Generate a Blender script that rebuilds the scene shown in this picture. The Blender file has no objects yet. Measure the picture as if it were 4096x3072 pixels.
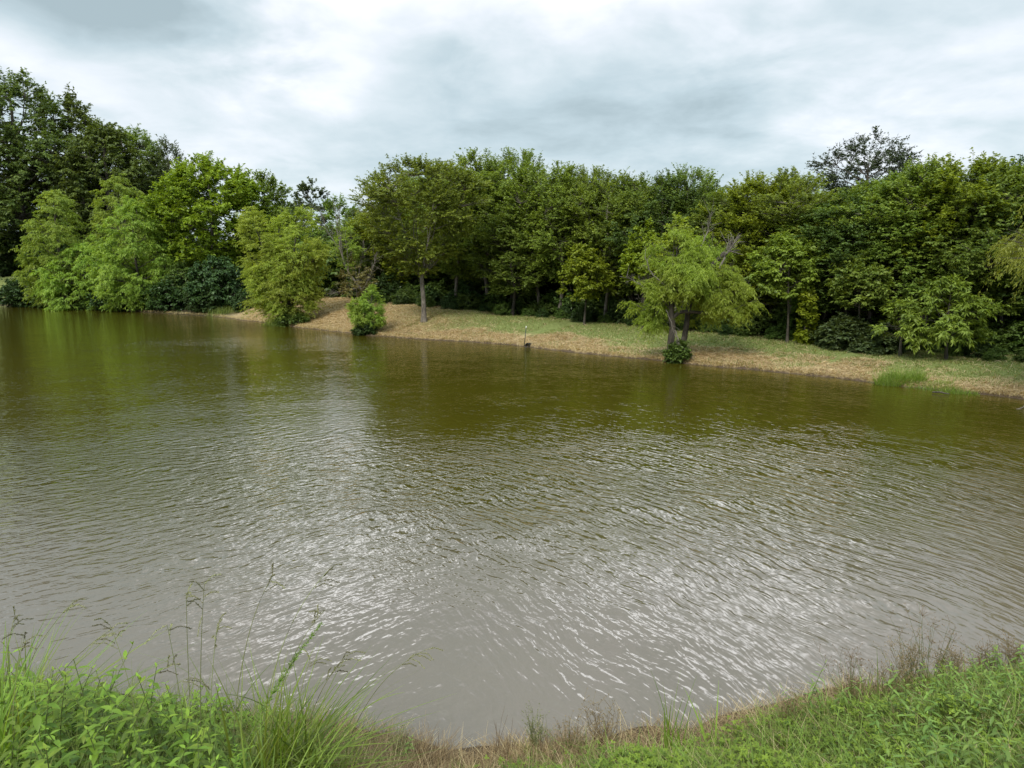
import bpy, math, random
import numpy as np
from mathutils import Vector, Matrix, Euler, noise as mnoise
R = math.radians
sc = bpy.context.scene
C = sc.collection

# ------------------------------------------------------------------ camera
CH, PITCH, FPX = 3.2, math.atan((1536 - 1085) / 2840.0), 2840.0
cam_d = bpy.data.cameras.new('camera'); cam = bpy.data.objects.new('camera', cam_d); C.objects.link(cam)
cam.location = (0, 0, CH); cam.rotation_euler = (R(90) - PITCH, 0, 0)
cam_d.sensor_width = 36; cam_d.lens = FPX / 4096 * 36; cam_d.clip_start = 0.05; cam_d.clip_end = 2000
sc.camera = cam

# ------------------------------------------------------------------ light
SUN_EL, SUN_AZ = 46.0, 205.0      # azimuth clockwise from +Y (behind the viewer, to the left)
sun_d = bpy.data.lights.new('sun', 'SUN'); sun_d.energy = 1.5; sun_d.angle = R(20); sun_d.color = (1.0, 0.95, 0.86)
sun = bpy.data.objects.new('sun', sun_d); C.objects.link(sun)
_sd = Vector((math.sin(R(SUN_AZ)) * math.cos(R(SUN_EL)), math.cos(R(SUN_AZ)) * math.cos(R(SUN_EL)), math.sin(R(SUN_EL))))
sun.rotation_euler = _sd.to_track_quat('Z', 'Y').to_euler(); sun.location = (0, 0, 60)

class NT:
    """tiny node helper"""
    def __init__(s, tree): s.t = tree; s.n = tree.nodes; s.l = tree.links
    def new(s, ty, **kw):
        n = s.n.new(ty)
        for k, v in kw.items():
            if k.startswith('in_'): pass
            else: setattr(n, k, v)
        return n
    def link(s, a, b): s.l.new(a, b)
    def put(s, sock, v):
        if isinstance(v, bpy.types.NodeSocket): s.l.new(v, sock)
        else: sock.default_value = v
    def m(s, op, a, b=0.0, c=0.0, clamp=False):
        n = s.new('ShaderNodeMath', operation=op); n.use_clamp = clamp
        s.put(n.inputs[0], a); s.put(n.inputs[1], b); s.put(n.inputs[2], c)
        return n.outputs[0]
    def vm(s, op, a, b=(0, 0, 0)):
        n = s.new('ShaderNodeVectorMath', operation=op); s.put(n.inputs[0], a); s.put(n.inputs[1], b)
        return n.outputs['Value'] if op in ('LENGTH', 'DISTANCE', 'DOT_PRODUCT') else n.outputs[0]
    def noise(s, vec, scale, detail=3, rough=0.5, dist=0.0):
        n = s.new('ShaderNodeTexNoise'); s.put(n.inputs['Vector'], vec); n.inputs['Scale'].default_value = scale
        n.inputs['Detail'].default_value = detail; n.inputs['Roughness'].default_value = rough; n.inputs['Distortion'].default_value = dist
        return n.outputs['Fac']
    def mix(s, f, a, b):
        n = s.new('ShaderNodeMix', data_type='RGBA'); s.put(n.inputs[0], f); s.put(n.inputs[6], a); s.put(n.inputs[7], b)
        return n.outputs[2]
    def ramp(s, f, stops):
        n = s.new('ShaderNodeValToRGB'); s.put(n.inputs[0], f); e = n.color_ramp.elements
        while len(e) < len(stops): e.new(0.5)
        for i, (p, c) in enumerate(stops):
            e[i].position = p; e[i].color = (*c, 1) if len(c) == 3 else c
        return n.outputs[0]
    def sm(s, v, lo, hi):
        n = s.new('ShaderNodeMapRange', interpolation_type='SMOOTHSTEP'); s.put(n.inputs[0], v)
        n.inputs[1].default_value = lo; n.inputs[2].default_value = hi
        return n.outputs[0]
    def xyz(s, v):
        n = s.new('ShaderNodeSeparateXYZ'); s.put(n.inputs[0], v); return n.outputs
    def comb(s, x, y, z=0.0):
        n = s.new('ShaderNodeCombineXYZ'); s.put(n.inputs[0], x); s.put(n.inputs[1], y); s.put(n.inputs[2], z); return n.outputs[0]

world = bpy.data.worlds.new('World'); sc.world = world; world.use_nodes = True
w = NT(world.node_tree); w.n.clear()
tc = w.new('ShaderNodeTexCoord').outputs['Generated']
d = w.xyz(tc)
az = w.m('ARCTAN2', d[0], d[1]); el = w.m('ARCSINE', d[2])
zz = w.m('ADD', w.m('MAXIMUM', d[2], 0.0), 0.22)
flat = w.comb(w.m('DIVIDE', d[0], zz), w.m('DIVIDE', d[1], zz), 0.0)
n1 = w.noise(flat, 0.9, 6, 0.55, 0.25)
n2 = w.noise(w.vm('ADD', flat, (7.3, 2.1, 0)), 2.4, 5, 0.55, 0.3)
n3 = w.noise(w.vm('ADD', flat, (-3.3, 5.1, 0)), 0.45, 3, 0.5)
wa = w.m('ADD', az, w.m('MULTIPLY', w.m('SUBTRACT', n2, 0.5), 0.30))
we = w.m('ADD', el, w.m('MULTIPLY', w.m('SUBTRACT', n1, 0.5), 0.22))
def blob(px, py, sx, sy, amp, tilt=0.0):
    u, v = (px - 2048) / FPX, (1536 - py) / FPX
    vec = Vector((u, math.cos(PITCH) + v * math.sin(PITCH), v * math.cos(PITCH) - math.sin(PITCH))).normalized()
    a0, e0 = math.atan2(vec.x, vec.y), math.asin(vec.z)
    da = w.m('SUBTRACT', wa, a0); de = w.m('SUBTRACT', we, e0)
    ct, st = math.cos(tilt), math.sin(tilt)
    x = w.m('ADD', w.m('MULTIPLY', da, ct), w.m('MULTIPLY', de, st)); y = w.m('SUBTRACT', w.m('MULTIPLY', de, ct), w.m('MULTIPLY', da, st))
    q = w.m('ADD', w.m('POWER', w.m('ABSOLUTE', w.m('DIVIDE', x, sx)), 2.0), w.m('POWER', w.m('ABSOLUTE', w.m('DIVIDE', y, sy)), 2.0))
    return w.m('MULTIPLY', w.m('POWER', 2.718, w.m('MULTIPLY', q, -1.0)), amp)
base = w.m('ADD', w.m('MULTIPLY', w.m('SUBTRACT', n1, 0.5), 0.55), w.m('MULTIPLY', w.m('SUBTRACT', n2, 0.5), 0.62))
base = w.m('ADD', base, w.m('MULTIPLY', w.m('SUBTRACT', n3, 0.5), 0.35))
n4 = w.noise(w.vm('ADD', flat, (1.3, -4.1, 0)), 5.5, 5, 0.6, 0.4)
base = w.m('ADD', base, w.m('MULTIPLY', w.m('SUBTRACT', n4, 0.5), 0.22))
val = w.m('ADD', w.m('MULTIPLY', base, 1.5), 0.41)
for b in [(1280, 225, .085, .05, .46, 0), (1000, 330, .17, .05, .24, -.3), (60, 300, .12, .04, .34, -.3), (3850, 330, .24, .08, .40, 0),
          (3300, 60, .14, .05, .16, .3), (700, 470, .16, .05, .18, -.2), (550, 190, .20, .045, -.20, -.25), (1680, 160, .09, .06, -.22, 0),
          (2350, 600, .26, .05, -.16, 0), (2600, 330, .22, .05, -.10, 0.1), (250, 60, .2, .04, -.12, 0),
          (1200, -225, .16, .065, 1.25, -.15), (2950, -350, .26, .07, 1.2, .15), (700, 40, .2, .045, -.2, 0)]:   # last two: bright cloud above the frame, mirrored in the pond
    val = w.m('ADD', val, blob(*b))
cloud = w.ramp(val, [(0.08, (0.22, 0.275, 0.295)), (0.32, (0.295, 0.358, 0.385)), (0.52, (0.37, 0.422, 0.447)), (0.72, (0.455, 0.485, 0.515)), (0.9, (0.54, 0.555, 0.58)), (1.0, (0.61, 0.62, 0.635))])
zen = w.m('ADD', 1.0, w.m('MULTIPLY', w.sm(d[2], 0.5, 1.0), 1.3))      # an overcast sky is brighter towards the zenith
nish = w.new('ShaderNodeTexSky', sky_type='NISHITA'); nish.sun_disc = False; nish.sun_elevation = R(SUN_EL); nish.sun_rotation = R(SUN_AZ)
bg1 = w.new('ShaderNodeBackground'); w.put(bg1.inputs[0], nish.outputs[0]); bg1.inputs[1].default_value = 0.08
glow = w.m('ADD', 1.0, w.m('MULTIPLY', w.sm(val, 0.9, 1.5), 1.8))   # thin cloud, near the hidden sun's side of the sky
bg2 = w.new('ShaderNodeBackground'); w.put(bg2.inputs[0], cloud); w.put(bg2.inputs[1], w.m('MULTIPLY', zen, glow))
mx = w.new('ShaderNodeMixShader'); mx.inputs[0].default_value = 0.92; w.link(bg1.outputs[0], mx.inputs[1]); w.link(bg2.outputs[0], mx.inputs[2])
wo = w.new('ShaderNodeOutputWorld'); w.link(mx.outputs[0], wo.inputs[0])
sc.view_settings.view_transform = 'Standard'; sc.view_settings.look = 'None'; sc.view_settings.gamma = 1; sc.view_settings.use_curve_mapping = False
sc.view_settings.exposure = 1.0
sc.render.engine = 'CYCLES'
cy = sc.cycles
cy.max_bounces = 6; cy.diffuse_bounces = 3; cy.glossy_bounces = 3; cy.transmission_bounces = 3; cy.transparent_max_bounces = 4
cy.use_denoising = True; cy.caustics_reflective = False; cy.caustics_refractive = False

# ------------------------------------------------------------------ helpers
def at(px, py, Y):
    """place in the world that lies Y metres ahead in the direction of a spot of the photograph (4096 wide)"""
    u, v = (px - 2048) / FPX, (py - 1536) / FPX
    dx, dy, dz = u, math.cos(PITCH) - v * math.sin(PITCH), -math.sin(PITCH) - v * math.cos(PITCH)
    return np.array([dx * Y / dy, Y, CH + dz * Y / dy])

def tag(o, label=None, cat=None, group=None, kind=None):
    if label: o['label'] = label
    if cat: o['category'] = cat
    if group: o['group'] = group
    if kind: o['kind'] = kind
    return o
def empty(name, loc=(0, 0, 0), rz=0.0):
    o = bpy.data.objects.new(name, None); o.empty_display_size = 0.2; o.location = loc; o.rotation_euler = (0, 0, rz); C.objects.link(o); return o
def link(name, me, parent=None, loc=None):
    o = bpy.data.objects.new(name, me); C.objects.link(o)
    if parent is not None: o.parent = parent
    if loc is not None: o.location = loc
    return o
def mesh(name, V, F, mat, attrs=None, smooth=True):
    """V (n,3); F (m,k) array of equal sized faces"""
    V = np.asarray(V, np.float32); F = np.asarray(F, np.int32); k = F.shape[1]
    me = bpy.data.meshes.new(name)
    me.vertices.add(len(V)); me.vertices.foreach_set('co', V.ravel())
    me.loops.add(F.size); me.loops.foreach_set('vertex_index', F.ravel())
    me.polygons.add(len(F)); me.polygons.foreach_set('loop_start', np.arange(0, F.size, k, dtype=np.int32))
    if smooth: me.polygons.foreach_set('use_smooth', np.ones(len(F), bool))
    me.update(calc_edges=True)
    for an, av in (attrs or {}).items():
        a = me.attributes.new(an, 'FLOAT', 'POINT'); a.data.foreach_set('value', np.asarray(av, np.float32))
    me.materials.append(mat)
    return me
def norm(v): return v / np.maximum(np.linalg.norm(v, axis=-1, keepdims=True), 1e-9)
def tubes(P, Rad, k=5):
    """P (B,n,3), Rad (B,n) -> V,F"""
    B, n, _ = P.shape
    T = np.gradient(P, axis=1); T = norm(T)
    up = np.where(np.abs(T[..., 2:3]) > 0.9, np.array([1., 0, 0]), np.array([0, 0, 1.]))
    U = norm(np.cross(T, up)); W = np.cross(T, U)
    a = np.linspace(0, 2 * np.pi, k, endpoint=False)
    ring = U[:, :, None, :] * np.cos(a)[None, None, :, None] + W[:, :, None, :] * np.sin(a)[None, None, :, None]
    V = (P[:, :, None, :] + ring * Rad[:, :, None, None]).reshape(-1, 3)
    idx = np.arange(B * n * k).reshape(B, n, k)
    a0 = idx[:, :-1]; a1 = idx[:, 1:]
    F = np.stack([a0, np.roll(a0, -1, 2), np.roll(a1, -1, 2), a1], -1).reshape(-1, 4)
    return V, F
def join(parts):
    Vs, Fs, o = [], [], 0
    for V, F in parts:
        Vs.append(V); Fs.append(F + o); o += len(V)
    return np.concatenate(Vs), np.concatenate(Fs)
def kites(Pb, D, N, L, W, fold=0.18):
    """leaf faces: base Pb, direction D, normal N (all (n,3)), length L, width W (n,)"""
    N = norm(N - (N * D).sum(-1, keepdims=True) * D); S = np.cross(D, N)
    L = L[:, None]; W = W[:, None]
    mid = Pb + D * L * 0.45
    V = np.stack([Pb, mid + S * W * .5 + N * W * fold, Pb + D * L - N * L * .08, mid - S * W * .5 + N * W * fold], 1).reshape(-1, 3)
    F = np.arange(len(V)).reshape(-1, 4)
    return V, F
def bez(a, b, c, n):
    t = np.linspace(0, 1, n)[None, :, None]
    return a[:, None] * (1 - t) ** 2 + b[:, None] * 2 * t * (1 - t) + c[:, None] * t ** 2

# ------------------------------------------------------------------ materials
def leaf_mat(name, dark, light, trans=0.35, rough=0.5, spec=0.35, varobj=0.12):
    m = bpy.data.materials.new(name); m.use_nodes = True; t = NT(m.node_tree); t.n.clear()
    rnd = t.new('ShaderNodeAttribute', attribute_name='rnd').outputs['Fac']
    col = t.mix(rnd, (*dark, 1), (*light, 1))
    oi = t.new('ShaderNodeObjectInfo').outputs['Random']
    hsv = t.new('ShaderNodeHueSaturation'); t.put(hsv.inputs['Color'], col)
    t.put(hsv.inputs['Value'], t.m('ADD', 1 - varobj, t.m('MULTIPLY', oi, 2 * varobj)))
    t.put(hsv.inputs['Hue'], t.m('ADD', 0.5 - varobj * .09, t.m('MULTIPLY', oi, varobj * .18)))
    b = t.new('ShaderNodeBsdfPrincipled'); t.put(b.inputs['Base Color'], hsv.outputs[0]); b.inputs['Roughness'].default_value = rough
    b.inputs['Specular IOR Level'].default_value = spec
    tr = t.new('ShaderNodeBsdfTranslucent')
    tcn = t.new('ShaderNodeMix', data_type='RGBA', blend_type='MULTIPLY'); tcn.inputs[0].default_value = 1.0
    t.put(tcn.inputs[6], hsv.outputs[0]); tcn.inputs[7].default_value = (1.35, 1.25, 0.5, 1); t.put(tr.inputs[0], tcn.outputs[2])
    mix = t.new('ShaderNodeMixShader'); mix.inputs[0].default_value = trans; t.link(b.outputs[0], mix.inputs[1]); t.link(tr.outputs[0], mix.inputs[2])
    o = t.new('ShaderNodeOutputMaterial'); t.link(mix.outputs[0], o.inputs[0]); return m
def bark_mat(name, c1, c2, sc_=6.0):
    m = bpy.data.materials.new(name); m.use_nodes = True; t = NT(m.node_tree); b = t.n['Principled BSDF']
    g = t.new('ShaderNodeTexCoord').outputs['Object']
    v = t.vm('MULTIPLY', g, (1, 1, 0.22)); n = t.noise(v, sc_ * 3, 5, 0.65, 0.4); n2_ = t.noise(g, sc_ * .35, 3)
    f = t.m('ADD', t.m('MULTIPLY', n, 0.75), t.m('MULTIPLY', n2_, 0.35))
    col = t.ramp(f, [(0.38, c1), (0.66, c2)]); t.put(b.inputs['Base Color'], col); b.inputs['Roughness'].default_value = 0.9
    bp = t.new('ShaderNodeBump'); bp.inputs['Strength'].default_value = 0.8; bp.inputs['Distance'].default_value = 0.03; t.put(bp.inputs['Height'], n); t.link(bp.outputs[0], b.inputs['Normal'])
    return m
def plain_mat(name, c1, c2, rough=0.7, scale=8.0, metal=0.0):
    m = bpy.data.materials.new(name); m.use_nodes = True; t = NT(m.node_tree); b = t.n['Principled BSDF']
    g = t.new('ShaderNodeTexCoord').outputs['Object']; n = t.noise(g, scale, 4, 0.6)
    t.put(b.inputs['Base Color'], t.ramp(n, [(0.3, c1), (0.7, c2)])); b.inputs['Roughness'].default_value = rough; b.inputs['Metallic'].default_value = metal
    return m
ELM = leaf_mat('elm_leaf', (0.115, 0.164, 0.024), (0.316, 0.390, 0.055))
ELM2 = leaf_mat('hackberry_leaf', (0.107, 0.177, 0.031), (0.276, 0.368, 0.060))
BRIGHT = leaf_mat('bright_leaf', (0.146, 0.213, 0.016), (0.336, 0.414, 0.034))
PECAN = leaf_mat('pecan_leaf', (0.081, 0.124, 0.028), (0.209, 0.279, 0.061), 0.3)
CYPR = leaf_mat('feathery_leaf', (0.189, 0.306, 0.041), (0.422, 0.553, 0.092), 0.42)
WILLOW = leaf_mat('willow_leaf', (0.236, 0.326, 0.038), (0.444, 0.546, 0.095), 0.5)
WILLOWG = leaf_mat('green_willow_leaf', (0.259, 0.346, 0.049), (0.497, 0.594, 0.113), 0.5)
WILLOW2 = leaf_mat('yellow_willow_leaf', (.20, .23, .035), (.36, .37, .075), 0.45)
GREY = leaf_mat('grey_green_leaf', (0.066, 0.098, 0.038), (0.138, 0.180, 0.072), 0.3)
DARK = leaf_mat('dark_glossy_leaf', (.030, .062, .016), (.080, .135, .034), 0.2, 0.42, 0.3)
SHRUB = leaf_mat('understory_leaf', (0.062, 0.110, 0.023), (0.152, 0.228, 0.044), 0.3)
GREYOAK = leaf_mat('grey_oak_leaf', (.045, .070, .032), (.105, .140, .065), 0.2)
BROWNL = leaf_mat('withered_leaf', (.14, .115, .04), (.28, .26, .09), 0.3)
WEED = leaf_mat('weed_leaf', (0.060, 0.120, 0.013), (0.276, 0.420, 0.039), 0.35, 0.45, 0.4, 0.16)
WEED2 = leaf_mat('pale_weed_leaf', (0.098, 0.176, 0.033), (0.273, 0.403, 0.076), 0.35, 0.45, 0.4, 0.12)
GRASS = leaf_mat('grass_blade', (0.090, 0.138, 0.024), (0.276, 0.348, 0.076), 0.4, 0.5)
MOWN = leaf_mat('mown_grass_blade', (.15, .20, .05), (.34, .40, .13), 0.3, 0.6)
GRASSB = leaf_mat('bright_grass_blade', (.12, .21, .03), (.28, .40, .07), 0.4, 0.5)
STRAW = leaf_mat('straw_blade', (0.330, 0.237, 0.121), (0.726, 0.594, 0.352), 0.25, 0.7, 0.2)
BROWNG = leaf_mat('dead_brown_blade', (.12, .078, .042), (.40, .30, .165), 0.25, 0.7, 0.2)
CULM = leaf_mat('grass_culm', (.16, .17, .07), (.33, .36, .15), 0.15, 0.6)
SEED = leaf_mat('grass_seed_head', (.10, .09, .045), (.34, .34, .16), 0.1, 0.8)
PURPLE = leaf_mat('purple_blade', (.07, .035, .04), (.15, .08, .08), 0.2, 0.6)
BARK = bark_mat('bark_grey', (.055, .045, .035), (.24, .21, .175))
BARKD = bark_mat('bark_dark', (.022, .018, .014), (.10, .085, .065))
BARKP = bark_mat('bark_dead', (.09, .077, .063), (.27, .24, .205), 10)

# ------------------------------------------------------------------ ground shape
POND = np.array([(-9, 6.2), (-4, 5.09), (-2.7, 4.86), (-1.37, 4.74), (-.43, 4.51), (.45, 4.60), (1.18, 4.71), (2.39, 4.99), (3.31, 5.26), (4.29, 5.52), (6.5, 6.3), (10, 7.4), (14, 9),
                 (16.5, 12), (15.2, 15.2), (12.9, 17.6), (10.9, 19.7), (9, 21.9), (5.8, 24.9), (3.4, 27.3), (-.5, 31.3), (-6.8, 35.3), (-13.2, 41.8), (-21.4, 51), (-27.7, 55.3),
                 (-34.9, 60.4), (-48.4, 67.5), (-70, 76), (-85, 66), (-80, 40), (-50, 20), (-25, 11)], float)
def vnoise(x, y, s, seed=0):
    """cheap smooth value noise"""
    x = x * s + seed * 17.3; y = y * s + seed * 9.1
    xi = np.floor(x); yi = np.floor(y); fx = x - xi; fy = y - yi
    fx = fx * fx * (3 - 2 * fx); fy = fy * fy * (3 - 2 * fy)
    h = lambda a, b: (np.sin(a * 127.1 + b * 311.7 + seed * 13.7) * 43758.5453) % 1.0
    return (h(xi, yi) * (1 - fx) + h(xi + 1, yi) * fx) * (1 - fy) + (h(xi, yi + 1) * (1 - fx) + h(xi + 1, yi + 1) * fx) * fy
def shore(x, y):
    """signed distance to the water's edge, positive on land"""
    x = np.asarray(x, float); y = np.asarray(y, float)
    best = np.full(x.shape, 1e9); inside = np.zeros(x.shape, bool)
    n = len(POND)
    for i in range(n):
        a = POND[i]; b = POND[(i + 1) % n]; e = b - a
        t = np.clip(((x - a[0]) * e[0] + (y - a[1]) * e[1]) / (e @ e), 0, 1)
        best = np.minimum(best, (x - a[0] - t * e[0]) ** 2 + (y - a[1] - t * e[1]) ** 2)
        c = ((a[1] > y) != (b[1] > y)) & (x < (b[0] - a[0]) * (y - a[1]) / (b[1] - a[1] + 1e-12) + a[0])
        inside ^= c
    s = np.sqrt(best) * np.where(inside, -1, 1)
    return s + (vnoise(x, y, .7, 1) - .5) * .35 + (vnoise(x, y, 2.6, 2) - .5) * .14
def sstep(v, a, b):
    t = np.clip((v - a) / (b - a), 0, 1); return t * t * (3 - 2 * t)
HX = [-80, -50, -35, -20, -13, -7, 0, 5, 9, 12.5, 30]; HH = [2.9, 2.7, 2.2, 1.25, 1.25, 1.15, .75, .6, .5, .38, .38]
def height(x, y, s=None):
    x = np.asarray(x, float); y = np.asarray(y, float)
    if s is None: s = shore(x, y)
    near = 1 - sstep(y - .22 * np.abs(x), 8, 11)
    sp = np.maximum(s, 0)
    hn = 1.70 * np.tanh(sp * .25) + (vnoise(x, y, 2.2, 5) - .5) * .10 * sstep(sp, .1, .6)
    hf = .10 * sstep(sp, 0, .25) + (np.interp(x, HX, HH) - .10) * sstep(sp, 0, 5.6) + (vnoise(x, y, .8, 6) - .5) * .12 * sstep(sp, .2, 2) + (vnoise(x, y, 3.1, 7) - .5) * .05 * sstep(sp, .1, .6)
    hf = hf + .02 * np.maximum(sp - 8, 0)
    h = hn * near + hf * (1 - near)
    return np.where(s < 0, np.maximum(s * .45, -1.6), h), near

xs = np.unique(np.concatenate([np.arange(-6, 6, .1), np.arange(-52, 26, .33), np.linspace(-600, -52, 28), np.linspace(26, 600, 28)]).round(3))
ys = np.unique(np.concatenate([np.arange(0, 8, .1), np.arange(8, 76, .33), np.linspace(-300, 0, 14), np.linspace(76, 900, 28)]).round(3))
GX, GY = np.meshgrid(xs, ys); gs = shore(GX.ravel(), GY.ravel()); gh, gn = height(GX.ravel(), GY.ravel(), gs)
V = np.stack([GX.ravel(), GY.ravel(), gh], 1); nx, ny = len(xs), len(ys)
i0 = (np.arange(ny - 1)[:, None] * nx + np.arange(nx - 1)[None]).ravel()
F = np.stack([i0, i0 + 1, i0 + 1 + nx, i0 + nx], 1)
gm = bpy.data.materials.new('ground'); gm.use_nodes = True; t = NT(gm.node_tree); b = t.n['Principled BSDF']
pos = t.new('ShaderNodeNewGeometry').outputs['Position']
a_s = t.new('ShaderNodeAttribute', attribute_name='shore').outputs['Fac']; a_n = t.new('ShaderNodeAttribute', attribute_name='nearbank').outputs['Fac']
nb = t.noise(pos, .55, 4, .6); nf = t.noise(pos, 9, 5, .65); ng = t.noise(pos, 2.2, 4, .6)
straw = t.ramp(nf, [(.3, (.25, .18, .095)), (.55, (.44, .33, .18)), (.75, (.58, .46, .27))])
green = t.ramp(nf, [(.3, (.12, .15, .045)), (.6, (.22, .25, .085)), (.8, (.34, .33, .14))])
gf = t.sm(t.m('ADD', t.m('MULTIPLY', a_s, .20), t.m('ADD', nb, t.m('MULTIPLY', ng, .35))), .98, 1.22)
px_ = t.xyz(pos)
gf = t.m('MAXIMUM', t.m('MULTIPLY', gf, t.sm(px_[0], -9, 0)), t.sm(px_[0], -19, -23))
far_c = t.mix(gf, straw, green)
mud = t.ramp(nf, [(.3, (.06, .042, .028)), (.7, (.14, .10, .07))])
litter_and_shade = t.ramp(nf, [(.3, (.03, .025, .014)), (.7, (.075, .06, .035))])
far_c = t.mix(t.sm(t.m('ADD', a_s, t.m('MULTIPLY', ng, .5)), .28, .50), mud, far_c)
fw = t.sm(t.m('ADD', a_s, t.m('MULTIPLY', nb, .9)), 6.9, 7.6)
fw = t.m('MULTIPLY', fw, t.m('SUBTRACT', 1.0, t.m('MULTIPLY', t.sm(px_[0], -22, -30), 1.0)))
far_c = t.mix(fw, far_c, litter_and_shade)
far_c = t.mix(t.m('MULTIPLY', t.sm(px_[0], -18.5, -21), t.sm(px_[0], -50, -46)), far_c, litter_and_shade)  # shade of the left shore painted into the ground, in the litter colour
near_c = t.ramp(nf, [(.3, (.05, .035, .02)), (.55, (.13, .09, .05)), (.8, (.22, .16, .09))])
near_c = t.mix(t.sm(t.m('ADD', a_s, t.m('MULTIPLY', ng, .3)), .22, .36), (.055, .042, .032, 1), near_c)   # wet mud
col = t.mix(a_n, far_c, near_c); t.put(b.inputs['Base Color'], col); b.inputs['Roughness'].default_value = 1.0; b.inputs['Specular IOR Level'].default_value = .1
bp = t.new('ShaderNodeBump'); bp.inputs['Strength'].default_value = .9; bp.inputs['Distance'].default_value = .06
t.put(bp.inputs['Height'], t.m('ADD', nf, t.m('MULTIPLY', ng, .6))); t.link(bp.outputs[0], b.inputs['Normal'])
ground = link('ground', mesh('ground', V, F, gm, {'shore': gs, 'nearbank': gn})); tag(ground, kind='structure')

# ------------------------------------------------------------------ water
wm = bpy.data.materials.new('pond_water'); wm.use_nodes = True; t = NT(wm.node_tree); b = t.n['Principled BSDF']
pos = t.new('ShaderNodeNewGeometry').outputs['Position']; p3 = t.xyz(pos); X, Y = p3[0], p3[1]
gust = t.noise(t.vm('MULTIPLY', pos, (1, 1, 0)), .22, 3, .5)
wob = t.m('MULTIPLY', t.m('SUBTRACT', t.noise(pos, .5, 3), .5), .8)
dx = t.m('ADD', X, 13.8); dy = t.m('ADD', Y, 1.7)
r_ = t.m('ADD', t.m('SQRT', t.m('ADD', t.m('MULTIPLY', dx, dx), t.m('MULTIPLY', dy, dy))), wob)
th = t.m('MULTIPLY', t.m('ARCTAN2', dy, dx), 17.0)
ringA = t.noise(t.comb(t.m('MULTIPLY', r_, 9.0), t.m('MULTIPLY', th, 2.6), 0.), 1.0, 2.2, .5, .15)
ringA2 = t.noise(t.comb(t.m('MULTIPLY', r_, 21.0), t.m('MULTIPLY', th, 8.0), 3.), 1.0, 1.5, .5, .2)
ub = t.m('ADD', t.m('ADD', t.m('MULTIPLY', X, -.62), t.m('MULTIPLY', Y, .78)), wob); vb = t.m('ADD', t.m('MULTIPLY', X, .78), t.m('MULTIPLY', Y, .62))
waveB = t.noise(t.comb(t.m('MULTIPLY', ub, 8.5), t.m('MULTIPLY', vb, 3.4), 7.), 1.0, 2.2, .5, .2)
waveB2 = t.noise(t.comb(t.m('MULTIPLY', ub, 20.), t.m('MULTIPLY', vb, 9.), 7.), 1.0, 1.5, .5, .2)
mA = t.sm(t.m('ADD', X, t.m('MULTIPLY', t.m('SUBTRACT', gust, .5), 5.)), -4.5, 1.0)
mA = t.m('MAXIMUM', mA, .25)
mB = t.m('SUBTRACT', 1.15, mA)
hA = t.m('MULTIPLY', t.m('ADD', ringA, t.m('MULTIPLY', ringA2, .22)), mA)
hB = t.m('MULTIPLY', t.m('ADD', waveB, t.m('MULTIPLY', waveB2, .22)), mB)
micro = t.noise(pos, 16, 2, .5)
amp = t.m('ADD', .34, t.m('MULTIPLY', t.sm(Y, 5.0, 10.0), .72))
amp = t.m('MULTIPLY', t.m('MULTIPLY', amp, t.m('ADD', .55, t.m('MULTIPLY', gust, .9))), t.m('SUBTRACT', 1.0, t.m('MULTIPLY', t.sm(Y, 9.0, 15.5), .72)))
pdx = t.m('DIVIDE', t.m('ADD', X, 10.0), 6.0); pdy = t.m('DIVIDE', t.m('SUBTRACT', Y, 33.0), 3.5)
rr_ = t.m('SQRT', t.m('ADD', t.m('POWER', t.m('SUBTRACT', X, .45), 2.0), t.m('POWER', t.m('SUBTRACT', Y, 6.0), 2.0)))
rings = t.m('MULTIPLY', t.m('SINE', t.m('MULTIPLY', t.m('ADD', rr_, t.m('MULTIPLY', wob, .12)), 42.0)), t.m('POWER', 2.718, t.m('MULTIPLY', t.m('MULTIPLY', rr_, rr_), -.8)))
patch = t.m('POWER', 2.718, t.m('MULTIPLY', t.m('ADD', t.m('MULTIPLY', pdx, pdx), t.m('MULTIPLY', pdy, pdy)), -1.0))   # a gust of wind far out
amp = t.m('ADD', amp, t.m('MULTIPLY', patch, .7))
hh = t.m('ADD', t.m('MULTIPLY', t.m('ADD', t.m('ADD', hA, hB), t.m('MULTIPLY', micro, .05)), amp), t.m('MULTIPLY', rings, .012))
bp = t.new('ShaderNodeBump'); bp.inputs['Strength'].default_value = 1.0; bp.inputs['Distance'].default_value = .044
t.put(bp.inputs['Height'], hh); t.link(bp.outputs[0], b.inputs['Normal'])
murk = t.noise(pos, .35, 4, .55)
deep = t.mix(murk, (.050, .042, .004, 1), (.072, .062, .006, 1)); shal = t.mix(murk, (.118, .094, .066, 1), (.160, .132, .094, 1))
b_f = t.sm(t.m('ADD', Y, t.m('ADD', t.m('MULTIPLY', t.m('ABSOLUTE', X), -.18), t.m('MULTIPLY', t.m('SUBTRACT', murk, .5), 3.))), 5.0, 10.5)
t.put(b.inputs['Base Color'], t.mix(b_f, shal, deep)); b.inputs['Roughness'].default_value = .04; b.inputs['IOR'].default_value = 1.95
wv = np.array([(-95, 3, 0), (20, 3, 0), (20, 85, 0), (-95, 85, 0)], float)
water = link('water', mesh('water', wv, np.array([[0, 1, 2, 3]]), wm)); tag(water, kind='structure')

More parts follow.
